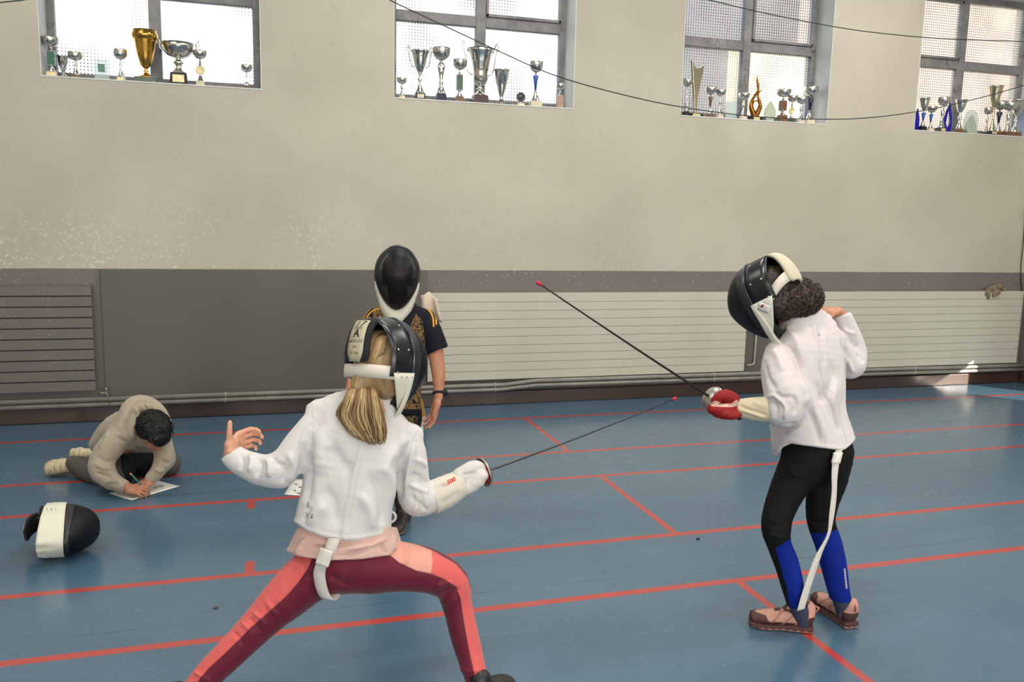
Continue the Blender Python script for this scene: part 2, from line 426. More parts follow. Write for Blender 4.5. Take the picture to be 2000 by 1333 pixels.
# valves
def valve(x, z, s, label):
    e = empty('radiator_valve', (x, 6.50, z), label, 'valve')
    B().tube([(-.05*s, 0, .01), (0, 0, .01)], .011, 10).tube([(-.01*s, 0, .01), (.004*s, 0, .01)], .017, 8).obj('union_nut', M_METAL, e)
    B().tube([(0, 0, .04), (.004, 0, .012), (.008, 0, -.02), (.022, .0, -.065)], .0105, 10).obj('valve_pipe', M_RADG, e)
    B().lathe([(.011, .03), (.014, .034), (.012, .05), (.006, .052)], 12).obj('valve_cap', M_METAL, e)
valve(-1.07, .205, 1, 'small brass and grey valve at the end of the grey radiator')
# --- heating pipes with clamps
M_PIPE = simple('grey_pipe_paint', (132, 127, 120), .38, var=.07, scale=9, spec=.5)
M_CLAMP = simple('pipe_clamp_paint', (160, 154, 144), .45)
def pipe(pts, label):
    return tag(B().tube(pts, .0145 if len(pts) > 3 else .0165, 14).obj('heating_pipe', M_PIPE), label, 'pipe')
PYY = 6.505
b = B()
up_pts = [(XL, PYY, .170), (1.9, PYY, .172), (2.16, PYY, .196), (5.0, PYY, .190), (6.9, PYY, .182), (XR-.01, PYY, .178)]
lo_pts = [(XL, PYY, .130), (1.86, PYY, .134), (2.16, PYY, .158), (5.0, PYY, .150), (6.9, PYY, .142), (XR-.01, PYY, .140)]
tag(B().tube(up_pts, .0175, 14).obj('heating_pipe', M_PIPE), 'upper of the two grey heating pipes running above the brown skirting', 'pipe')
tag(B().tube(lo_pts, .0175, 14).obj('heating_pipe', M_PIPE), 'lower of the two grey heating pipes, just above the brown skirting', 'pipe')
c0 = None
for i, (px, py) in enumerate(((440, 776), (968, 755), (1396, 737), (1790, 722))):
    q = PY(px, py, PYY-.02)
    if c0 is None:
        bb = B()
        for dz in (.02, -.02): bb.tube([(-.006, 0, dz), (.006, 0, dz)], .0215, 14)
        bb.box((-.006, 0, -.004), (.006, .11, .004))
        c0 = bb.obj('pipe_clamp', M_CLAMP); o = c0
    else: o = inst(c0)
    zc = float(np.interp(q[0], [p[0] for p in up_pts], [p[2] for p in up_pts])) - .02
    o.location = (q[0], PYY, zc)
    tag(o, ('pipe clamp on the twin grey pipes below the plain dark board', 'pipe clamp on the twin pipes near the masked boy with the watch',
            'pipe clamp on the twin pipes just behind the red-gloved hand', 'pipe clamp on the twin pipes below the corner radiator')[i], 'clamp', 'clamps on the heating pipes')
# thin vertical pipe in the gap between the cream radiators
a = PY(1473, 700, 6.545)
tag(B().tube([(a[0]+.02, 6.56, .88), (a[0]+.012, 6.56, .32), (a[0]+.005, 6.55, .275), (a[0]-.03, 6.545, .262), (a[0]-.07, 6.545, .262)], .009, 10).obj('riser_pipe', M_CLAMP),
    'thin vertical grey pipe in the gap between the two cream radiators', 'pipe')

# --- loose cables strung across the hall and one in the corner
M_WIRE = simple('black_cable', (28, 28, 30), .5)
def wire(pts, Y, r, label, name='cable'):
    ps = [Vector(PY(a, b_, Y)) for a, b_ in pts]
    # smooth
    out = []
    for i in range(len(ps)-1):
        p0, p1, p2, p3 = ps[max(i-1, 0)], ps[i], ps[i+1], ps[min(i+2, len(ps)-1)]
        for k in range(8):
            t = k/8; out.append(.5*((2*p1)+(p2-p0)*t+(2*p0-5*p1+4*p2-p3)*t*t+(3*p1-p0-3*p2+p3)*t**3))
    out.append(ps[-1])
    return tag(B().tube(out, r, 6).obj(name, M_WIRE), label, 'cable')
wire([(700, -35), (757, -2), (850, 42), (970, 98), (1080, 146), (1200, 181), (1330, 209), (1480, 228), (1620, 233), (1720, 228), (1830, 211), (1930, 187), (2030, 158)], 5.7, .0036,
     'long thin black cable sagging across the second window to the right edge')
wire([(1330, -14), (1385, 0), (1500, 27), (1640, 54), (1740, 67), (1850, 76), (2030, 82)], 5.8, .0036, 'thin black cable crossing the top of the third and fourth windows')
wire([(-40, 12), (0, 5), (45, 0), (90, -8)], 5.7, .0036, 'short stretch of black cable at the top corner above the first window')
ps = [PY(2003, 400, 6.585), PY(1999, 470, 6.585), PY(1994, 520, 6.585), PY(1994, 545, 6.585), PY(1996, 570, 6.57)]
tag(B().tube([(p[0], p[1], p[2]) for p in ps], .004, 8).obj('cable', M_WIRE), 'brown cable hanging down the wall in the corner', 'cable')
# ================================================================== SCULPTING ENGINE (signed distance grids -> one smooth mesh)
def _n(v): v = np.asarray(v, float); return v/np.linalg.norm(v)
def catmull(pts, k=4):
    pts = [np.asarray(p, float) for p in pts]; out = []
    for i in range(len(pts)-1):
        p0, p1, p2, p3 = pts[max(i-1, 0)], pts[i], pts[i+1], pts[min(i+2, len(pts)-1)]
        for j in range(k):
            t = j/k; out.append(.5*((2*p1)+(p2-p0)*t+(2*p0-5*p1+4*p2-p3)*t*t+(3*p1-p0-3*p2+p3)*t**3))
    out.append(pts[-1]); return out
def perlin(Pn, seed=0):
    """gradient noise, Pn (n,3) -> (n,) about -1..1"""
    rng = np.random.RandomState(seed); perm = rng.permutation(256); perm = np.concatenate([perm, perm, perm])
    gr = rng.normal(size=(256, 3)); gr /= np.linalg.norm(gr, axis=1)[:, None]
    i = np.floor(Pn).astype(int); f = Pn-i; i &= 255; u = f*f*f*(f*(f*6-15)+10); r = 0
    for dx in (0, 1):
        for dy in (0, 1):
            for dz in (0, 1):
                h = perm[perm[perm[(i[:, 0]+dx) & 255]+((i[:, 1]+dy) & 255)]+((i[:, 2]+dz) & 255)]
                w = (u[:, 0] if dx else 1-u[:, 0])*(u[:, 1] if dy else 1-u[:, 1])*(u[:, 2] if dz else 1-u[:, 2])
                r = r+w*((gr[h]*(f-np.array([dx, dy, dz]))).sum(1))
    return r*1.6
class Sdf:
    def __init__(s, h=.004, k=.02): s.h = h; s.k = k; s.ops = []; s.lo = np.full(3, 1e9); s.hi = np.full(3, -1e9)
    def add(s, lo, hi, fn, k=None, op='u'):
        k = s.k if k is None else k
        lo = np.asarray(lo, float); hi = np.asarray(hi, float)
        s.ops.append((lo, hi, fn, k, op))
        if op == 'u': s.lo = np.minimum(s.lo, lo); s.hi = np.maximum(s.hi, hi)
        return s
    def cone(s, a, b, ra, rb=None, k=None, op='u'):
        a = np.asarray(a, float); b = np.asarray(b, float); rb = ra if rb is None else rb; ab = b-a; L2 = max((ab*ab).sum(), 1e-9); m = max(ra, rb)
        def fn(X):
            q = X-a; t = np.clip((q@ab)/L2, 0, 1); return np.sqrt(((q-t[..., None]*ab)**2).sum(-1))-(ra+(rb-ra)*t)
        return s.add(np.minimum(a, b)-m, np.maximum(a, b)+m, fn, k, op)
    def tube(s, pts, rs, k=None, sub=3, op='u'):
        """continuous tapering limb through several stations"""
        st = catmull([np.append(np.asarray(p, float), r) for p, r in zip(pts, rs)], sub)
        A = np.array(st); lo = (A[:, :3]-A[:, 3:]).min(0); hi = (A[:, :3]+A[:, 3:]).max(0)
        def fn(X):
            d = None
            for i in range(len(A)-1):
                a, b, ra, rb = A[i, :3], A[i+1, :3], A[i, 3], A[i+1, 3]; ab = b-a; L2 = max((ab*ab).sum(), 1e-12)
                q = X-a; t = np.clip((q@ab)/L2, 0, 1); e = np.sqrt(((q-t[..., None]*ab)**2).sum(-1))-(ra+(rb-ra)*t)
                d = e if d is None else np.minimum(d, e)
            return d
        return s.add(lo, hi, fn, k, op)
    def loft(s, sts, u, k=None, sub=3, op='u', n=2.0):
        """stations (point, ru, rv[, uaxis]) -> elliptical trunk; u = wide direction"""
        rows = []
        for st in sts:
            ua = _n(st[3] if len(st) > 3 else u); rows.append(np.concatenate([np.asarray(st[0], float), [st[1], st[2]], ua]))
        A = np.array(catmull(rows, sub)); m = A[:, 3:5].max(1)[:, None]; lo = (A[:, :3]-m).min(0); hi = (A[:, :3]+m).max(0)
        def fn(X):
            d = None
            for i in range(len(A)-1):
                a, b = A[i, :3], A[i+1, :3]; ab = b-a; L = np.linalg.norm(ab); w = ab/max(L, 1e-9)
                q = X-a; tw = q@w; t = np.clip(tw/max(L, 1e-9), 0, 1)
                ua = _n((A[i, 5:8]+A[i+1, 5:8])/2); ua = _n(ua-w*(ua@w)); va = np.cross(w, ua)
                ru = A[i, 3]+(A[i+1, 3]-A[i, 3])*t; rv = A[i, 4]+(A[i+1, 4]-A[i, 4])*t; ex = tw-t*L
                cu, cv = q@ua, q@va; rw = np.minimum(ru, rv)*.6
                k0 = (np.abs(cu/ru)**n+np.abs(cv/rv)**n+np.abs(ex/rw)**n)**(1/n)
                k1 = np.sqrt((cu/ru**2)**2+(cv/rv**2)**2+(ex/rw**2)**2)+1e-9
                e = k0*(k0-1)/k1
                d = e if d is None else np.minimum(d, e)
            return d
        return s.add(lo, hi, fn, k, op)
    def ell(s, c, r, M3=None, k=None, op='u'):
        c = np.asarray(c, float); r = np.asarray(r, float); Mx = np.eye(3) if M3 is None else np.asarray(M3, float); m = r.max()
        def fn(X):
            q = (X-c)@Mx/r; k0 = np.sqrt((q*q).sum(-1)); k1 = np.sqrt(((q/r)**2).sum(-1))+1e-9; return k0*(k0-1)/k1
        return s.add(c-m, c+m, fn, k, op)
    def plane(s, p, n, k=.004):
        """keep the side the normal points away from"""
        p = np.asarray(p, float); n = _n(n)
        s.ops.append((None, None, lambda X: (X-p)@n, k, 'i')); return s
    def region(s, fn, k=.004, op='i'):
        s.ops.append((None, None, fn, k, op)); return s
    def build(s, pad=.03):
        h = s.h; lo = s.lo-pad; hi = s.hi+pad; dims = np.ceil((hi-lo)/h).astype(int)+1; BG = .04
        D = np.full(dims, BG, np.float32); ax = [lo[i]+h*np.arange(dims[i]) for i in range(3)]
        for a, b, fn, k, op in s.ops:
            if a is None: i0 = [0]*3; i1 = list(dims)
            else:
                i0 = [max(0, int((a[i]-k-2*h-lo[i])/h)) for i in range(3)]; i1 = [min(dims[i], int((b[i]+k+2*h-lo[i])/h)+2) for i in range(3)]
            if any(i0[i] >= i1[i] for i in range(3)): continue
            X = np.stack(np.meshgrid(*[ax[i][i0[i]:i1[i]] for i in range(3)], indexing='ij'), -1)
            d = fn(X).astype(np.float32); sl = tuple(slice(i0[i], i1[i]) for i in range(3)); c = D[sl]
            if op == 'u':
                if k > 0: hh = np.maximum(k-np.abs(c-d), 0)/k; D[sl] = np.minimum(c, d)-hh*hh*k*.25
                else: D[sl] = np.minimum(c, d)
            else:
                if op == 's': d = -d
                if k > 0: hh = np.maximum(k-np.abs(c-d), 0)/k; D[sl] = np.maximum(c, d)+hh*hh*k*.25
                else: D[sl] = np.maximum(c, d)
        D = np.clip(D, -BG, BG); gr = openvdb.FloatGrid(BG); gr.copyFromArray(D)
        gr.transform = openvdb.createLinearTransform(voxelSize=h)
        p, t, q = gr.convertToPolygons(isovalue=0., adaptivity=0.)
        return np.asarray(p, float)+lo, np.asarray(t), np.asarray(q)
def mesh_np(name, V, T, Q):
    me = bpy.data.meshes.new(name); nt, nq = len(T), len(Q)
    me.vertices.add(len(V)); me.vertices.foreach_set('co', V.astype(np.float32).ravel())
    loops = np.concatenate([T[:, ::-1].ravel() if nt else np.zeros(0, int), Q[:, ::-1].ravel() if nq else np.zeros(0, int)]).astype(np.int32)
    me.loops.add(len(loops)); me.loops.foreach_set('vertex_index', loops)
    me.polygons.add(nt+nq); st = np.concatenate([np.arange(nt)*3, nt*3+np.arange(nq)*4]).astype(np.int32)
    me.polygons.foreach_set('loop_start', st); me.update(calc_edges=True); me.validate(); me.shade_smooth(); return me
def relax(V, T, Q, it):
    E = []
    if len(Q): E += [Q[:, [0, 1]], Q[:, [1, 2]], Q[:, [2, 3]], Q[:, [3, 0]]]
    if len(T): E += [T[:, [0, 1]], T[:, [1, 2]], T[:, [2, 0]]]
    E = np.concatenate(E); E = np.concatenate([E, E[:, ::-1]])
    cnt = np.bincount(E[:, 0], minlength=len(V)).astype(float)[:, None]; cnt[cnt == 0] = 1
    for j in range(it):
        w = .55 if j % 2 == 0 else -.56
        S = np.stack([np.bincount(E[:, 0], V[E[:, 1], i], len(V)) for i in range(3)], 1)/cnt
        V = V+w*(S-V)
    return V
def normals_np(V, T, Q):
    N = np.zeros_like(V)
    for Fc in ([T] if len(T) else [])+([Q] if len(Q) else []):
        n = -np.cross(V[Fc[:, 2]]-V[Fc[:, 0]], V[Fc[:, -1]]-V[Fc[:, 1]])
        for j in range(Fc.shape[1]):
            for i in range(3): N[:, i] += np.bincount(Fc[:, j], n[:, i], len(V))
    return N/(np.linalg.norm(N, axis=1)[:, None]+1e-12)
def sculpt(name, sdf, mat, parent=None, smooth=4, disp=None, attrs=None):
    """disp(V, N) -> offsets along the normal; attrs {name: f(V, N)}"""
    V, T, Q = sdf.build()
    T = T.reshape(-1, 3); Q = Q.reshape(-1, 4)
    V = relax(V, T, Q, smooth)
    N = normals_np(V, T, Q)
    if (N*(V-V.mean(0))).sum() < 0: N = -N; T, Q = T[:, ::-1], Q[:, ::-1]
    R0, N0 = V.copy(), N
    if disp is not None: V = V+N*disp(V, N)[:, None]
    me = mesh_np(name, V, T, Q)
    for an, fn in (attrs or {}).items():
        a = me.attributes.new(an, 'FLOAT', 'POINT')
        vals = fn(R0, N0).astype(np.float32)
        if len(vals) == len(me.vertices): a.data.foreach_set('value', vals)
    return fin_mesh(name, me, mat, parent)
def seg_dist(V, pts):
    """distance to a polyline and normalised position along it"""
    pts = [np.asarray(p, float) for p in pts]; best = np.full(len(V), 1e9); tt = np.zeros(len(V)); n = len(pts)-1
    for i in range(n):
        a, b = pts[i], pts[i+1]; ab = b-a; q = V-a; t = np.clip((q@ab)/max((ab*ab).sum(), 1e-12), 0, 1)
        d = np.linalg.norm(q-t[:, None]*ab, axis=1); m = d < best; best[m] = d[m]; tt[m] = (i+t[m])/n
    return best, tt
def px_of(V):
    """picture position of points (used only to lay out seams and prints while modelling)"""
    q = V-CC; z = q@CF; return np.stack([1000+F_PX*(q@CR)/z, 666.5-F_PX*(q@CU)/z], -1)
def poly_sd(p, poly):
    """signed distance to a polygon, positive inside"""
    poly = np.asarray(poly, float); n = len(poly); d = np.full(len(p), 1e9); ins = np.zeros(len(p), bool)
    for i in range(n):
        a, b = poly[i], poly[(i+1) % n]; ab = b-a; q = p-a; t = np.clip((q@ab)/max(ab@ab, 1e-9), 0, 1)
        d = np.minimum(d, np.linalg.norm(q-t[:, None]*ab, axis=1))
        if a[1] != b[1]:
            ins ^= ((a[1] > p[:, 1]) != (b[1] > p[:, 1])) & (p[:, 0] < (b[0]-a[0])*(p[:, 1]-a[1])/(b[1]-a[1])+a[0])
    return np.where(ins, d, -d)
def line_sd(p, pts):
    d = np.full(len(p), 1e9); tt = np.zeros(len(p)); pts = np.asarray(catmull(pts, 4) if len(pts) > 2 else pts, float); n = len(pts)-1
    for i in range(n):
        a, b = pts[i], pts[i+1]; ab = b-a; q = p-a; t = np.clip((q@ab)/max(ab@ab, 1e-9), 0, 1); e = np.linalg.norm(q-t[:, None]*ab, axis=1)
        m = e < d; d[m] = e[m]; tt[m] = (i+t[m])/n
    return d, tt
def folds(V, N, lst, back=-1):
    """cloth folds and creases laid out as curves on the side that faces the camera: (points, width px, height m)"""
    p = px_of(V); vd = V-CC; vd /= np.linalg.norm(vd, axis=1)[:, None]; fc = np.clip(-(N*vd).sum(1)*1.6+.2, 0, 1); r = np.zeros(len(V))
    for pts, w, h in lst:
        d, t = line_sd(p, pts); e = np.clip(np.minimum(t, 1-t)/.3, 0, 1); r += 2.2*h*np.exp(-(d/(w*.85))**2)*(e*e*(3-2*e))
    return r*fc
def seams(lst, mpp):
    def f(V, N):
        p = px_of(V); vd = V-CC; vd /= np.linalg.norm(vd, axis=1)[:, None]; fc = -(N*vd).sum(1); d = np.full(len(V), 99.)
        for pts in lst: d = np.minimum(d, line_sd(p, pts)[0])
        return np.where(fc > .0, d*mpp, 1.)
    return f
def cloth(V, seed=1, amp=.003, freq=9., squash=(1, 1, .55)):
    q = V*np.array(squash)*freq; q = q+perlin(V*4, seed+5)[:, None]*.6
    a = perlin(q, seed); b = 1-np.abs(perlin(q*1.7+3.1, seed+1)); return amp*(a*.9+(b**3-.45)*.35)
def ridge(V, pts, width, amp, end=.25):
    d, t = seg_dist(V, catmull(pts, 4) if len(pts) > 2 else pts)
    e = np.clip(np.minimum(t, 1-t)/end, 0, 1); return amp*np.exp(-(d/width)**2)*(e*e*(3-2*e))
def surf_cast(o):
    """BVH of a finished mesh in world space"""
    from mathutils.bvhtree import BVHTree
    me = o.data
    return BVHTree.FromPolygons([v.co for v in me.vertices], [p.vertices for p in me.polygons])
def drape_text(body, size, origin, right, up, toward, mat, parent, tree, off=.0015, name='lettering', width=None, bold=0.0, shear=0.):
    """lettering as a thin mesh laid on a curved surface"""
    cu = bpy.data.curves.new('t', 'FONT'); cu.body = body; cu.size = size; cu.align_x = 'CENTER'; cu.align_y = 'CENTER'; cu.offset = bold; cu.shear = shear; cu.resolution_u = 3
    ob = bpy.data.objects.new('t', cu); col.objects.link(ob)
    dg = bpy.context.evaluated_depsgraph_get(); me = bpy.data.meshes.new_from_object(ob.evaluated_get(dg)); bpy.data.objects.remove(ob)
    bm = bmesh.new(); bm.from_mesh(me); bmesh.ops.triangulate(bm, faces=bm.faces); bmesh.ops.subdivide_edges(bm, edges=[e for e in bm.edges if e.calc_length() > size*.15], cuts=2)
    if width:
        xs = [v.co.x for v in bm.verts]; s_ = width/max(1e-6, max(xs)-min(xs))
        for v in bm.verts: v.co.x *= s_
    r, u, w = Vector(_n(right)), Vector(_n(up)), Vector(_n(toward))
    og = Vector(origin)
    for v in bm.verts:
        p = og+r*v.co.x+u*v.co.y
        hit = tree.ray_cast(p-w*.12, w) if tree else (None,)*4
        if hit[0] is not None: v.co = hit[0]-w*off
        else: v.co = p-w*off
    me2 = bpy.data.meshes.new(name); bm.to_mesh(me2); bm.free(); me2.materials.append(mat)
    o = bpy.data.objects.new(name, me2); col.objects.link(o)
    if parent is not None: o.parent = parent
    return o
def world_obj(b, name, mat, parent, **kw):
    """a part whose vertices are given in world space"""
    o = b.obj(name, mat, **kw)
    if parent is not None: o.parent = parent
    return o
def frame(right, fwd, up=None):
    """3x3 rows->columns local frame (x right, y forward, z up)"""
    y = _n(fwd); x = np.asarray(right, float); x = _n(x-y*(x@y)); z = np.cross(x, y); return np.stack([x, y, z], 1)

def hand(sdf, wrist, palm_c, fdir, pn, side, curls, s=1., thumb=None, spread=.16, k=.008, fr=.0075, tr=.0085):
    """palm with five fingers. fdir finger direction, pn palm normal (side the fingers curl to), side: thumb side vector"""
    f = _n(fdir); n_ = np.asarray(pn, float); n_ = _n(n_-f*(n_@f)); t = np.cross(f, n_); t = t*np.sign(t@np.asarray(side, float) or 1)
    c = np.asarray(palm_c, float)
    sdf.loft([(np.asarray(wrist, float), .024*s, .017*s), (c-f*.028*s, .028*s, .0155*s), (c+f*.012*s, .036*s, .0125*s), (c+f*.032*s, .036*s, .0115*s)], t, k=.012)
    sdf.ell(c-f*.016*s+t*.018*s+n_*.007*s, (.016*s, .022*s, .012*s), np.stack([t, f, n_], 1), k=.012)
    L = (.036, .040, .037, .029); off = (.027, .0095, -.0085, -.0255)
    for i in range(4):
        b = c+f*(.030-.002*abs(i-1.2))*s+t*off[i]*s; a = 0; p = b; cl = curls[i]; dirn = _n(f+t*(off[i]/.027)*spread)
        pts = [p-f*.01*s, p]
        for j, (ln, w) in enumerate(((1., .8), (.62, 1.15), (.5, .8))):
            a += cl*w; d = dirn*math.cos(a)+n_*math.sin(a); p = p+d*L[i]*ln*s; pts.append(p)
        sdf.tube(pts, [fr*s*1.12, fr*s*1.1, fr*s, fr*s*.92, fr*s*.8], k=.003, sub=1)
    tb = c-f*.020*s+t*.026*s
    if thumb is None: thumb = [t*.6+f*.8+n_*.25, f*.95+n_*.3+t*.1]
    p = tb; pts = [tb-f*.006*s, tb]
    for d, l in zip(thumb, (.034, .028)): p = p+_n(d)*l*s; pts.append(p)
    sdf.tube(pts, [tr*1.3*s, tr*1.25*s, tr*1.05*s, tr*.85*s], k=.008, sub=2)

def head(sdf, c, Fr, s=1., face=True):
    """Fr columns: right, forward, up. c = centre between the ears. Child-sized head, s=1 about .20 m tall"""
    c = np.asarray(c, float); X, Y, Z = Fr[:, 0], Fr[:, 1], Fr[:, 2]
    at = lambda x, y, z: c+(X*x+Y*y+Z*z)*s
    sdf.ell(at(0, -.008, .035), (.072*s, .090*s, .078*s), Fr, k=.02)
    sdf.ell(at(0, .028, -.015), (.058*s, .058*s, .080*s), Fr, k=.03)
    sdf.ell(at(0, .058, -.078), (.024*s, .020*s, .018*s), Fr, k=.03)          # chin
    sdf.cone(at(0, .082, .010), at(0, .100, -.024), .007*s, .011*s, k=.012)   # nose
    for q in (-1, 1):
        sdf.ell(at(.033*q, .064, -.022), (.018*s, .014*s, .016*s), Fr, k=.02)   # cheeks
        sdf.ell(at(.027*q, .090, .012), (.015*s, .014*s, .009*s), Fr, k=.008, op='s')  # sockets
        sdf.ell(at(.027*q, .0745, .011), (.0115*s, .0105*s, .0095*s), Fr, k=.003)   # eyeballs/lids
        sdf.ell(at(.027*q, .080, .027), (.018*s, .008*s, .005*s), Fr, k=.01)   # brow
        sdf.ell(at(.073*q, -.004, -.004), (.008*s, .017*s, .028*s), Fr, k=.006)   # ear
        sdf.ell(at(.081*q, .000, -.004), (.005*s, .009*s, .015*s), Fr, k=.004, op='s')
    sdf.ell(at(0, .083, -.044), (.020*s, .008*s, .0045*s), Fr, k=.006)
    sdf.ell(at(0, .081, -.053), (.017*s, .008*s, .005*s), Fr, k=.006)
    sdf.ell(at(0, .094, -.0485), (.021*s, .009*s, .0012*s), Fr, k=.002, op='s')

M_SKIN = simple('light_skin', (214, 158, 130), .5, var=.04, scale=40, Subsurface_Weight=.12, Subsurface_Scale=.01)
M_SKIN.node_tree.nodes['Principled BSDF'].inputs['Subsurface Radius'].default_value = (1, .35, .2)
M_SKIN2 = simple('tan_skin', (186, 128, 98), .5, var=.04, scale=40, Subsurface_Weight=.12, Subsurface_Scale=.01)
def fabric(name, c, rough=.8, var=.03, seam=None, bump=.15, scale=12, fine=900, sheen=.25):
    g = G(name); co = g.co(); base = lin(c)
    a = tuple(v*(1-var) for v in base[:3])+(1,); b_ = tuple(min(1, v*(1+var)) for v in base[:3])+(1,)
    cc = g.mix(g.noise(scale, co, 3), a, b_)
    h = g.math('ADD', g.math('MULTIPLY', g.noise(fine, co, 1), .25), g.noise(45, co, 3))
    if seam:
        s_ = g.attr(seam); line = g.ramp(s_, .0008, .0026, 1, 0)
        cc = g.mix(g.math('MULTIPLY', line, .35), cc, tuple(v*.55 for v in base[:3])+(1,))
        h = g.math('SUBTRACT', h, g.math('MULTIPLY', line, 2.5))
    return g.fin(cc, rough, 0, g.bump(h, bump, .003), .3, Sheen_Weight=sheen)
# ================================================================== FENCING MASKS
def _meshwire(name):
    g = G(name); co = g.co()
    u = g.attr('wu'); v = g.attr('wv')
    su = g.math('ABSOLUTE', g.math('SINE', g.math('MULTIPLY', u, 1000))); sv = g.math('ABSOLUTE', g.math('SINE', g.math('MULTIPLY', v, 1000)))
    hole = g.math('MULTIPLY', g.math('GREATER_THAN', su, .5), g.math('GREATER_THAN', sv, .5))
    g.fin(lin((14, 16, 24)), .45, .1, None, .35)
    tr = g.new('ShaderNodeBsdfTransparent'); mx_ = g.new('ShaderNodeMixShader')
    g.put(mx_.inputs[0], g.math('ADD', .22, g.math('MULTIPLY', hole, .24))); g.t.links.new(g.b.outputs[0], mx_.inputs[1]); g.t.links.new(tr.outputs[0], mx_.inputs[2])
    g.t.links.new(mx_.outputs[0], g.out.inputs[0]); return g.m
M_WIREMESH = _meshwire('black_wire_mesh')
M_STRAPBLK = simple('black_mask_shell', (22, 23, 28), .28, var=.05, spec=.6)
M_RIM = simple('dark_chrome_rim', (74, 78, 88), .25, .85, var=.03)
M_TRIM = simple('dark_mask_trim', (34, 36, 40), .4, var=.1, spec=.5)
M_RIVET = simple('steel_rivet', (215, 215, 215), .2, 1.)
M_BIB = fabric('white_bib_cloth', (222, 219, 203), .75, bump=.25)
M_ELASTIC = fabric('white_elastic', (216, 208, 196), .85, bump=.3)
M_PAD = simple('black_padding', (26, 26, 30), .85)
M_TONGUE_LBL = simple('cream_label', (186, 178, 152), .6)
M_TONGUE_W = fabric('cream_tongue_cloth', (205, 196, 172), .8)
M_REDLIN = simple('red_lining', (176, 42, 44), .8)
M_INK = simple('black_ink', (38, 36, 38), .7)
M_INKG = simple('grey_brown_ink', (118, 96, 88), .7)
M_INKR = simple('red_print', (205, 62, 44), .6)
def outline(th, k=1.):
    """mask rim, th=0 top .. pi chin: local x, z"""
    c = math.cos(th); w = .112*(1-.27*((1-c)/2)**2.2)
    z = (.158*c if c > 0 else .170*c)
    return k*w*math.sin(th)*(1+.06*math.sin(th)**2), k*z
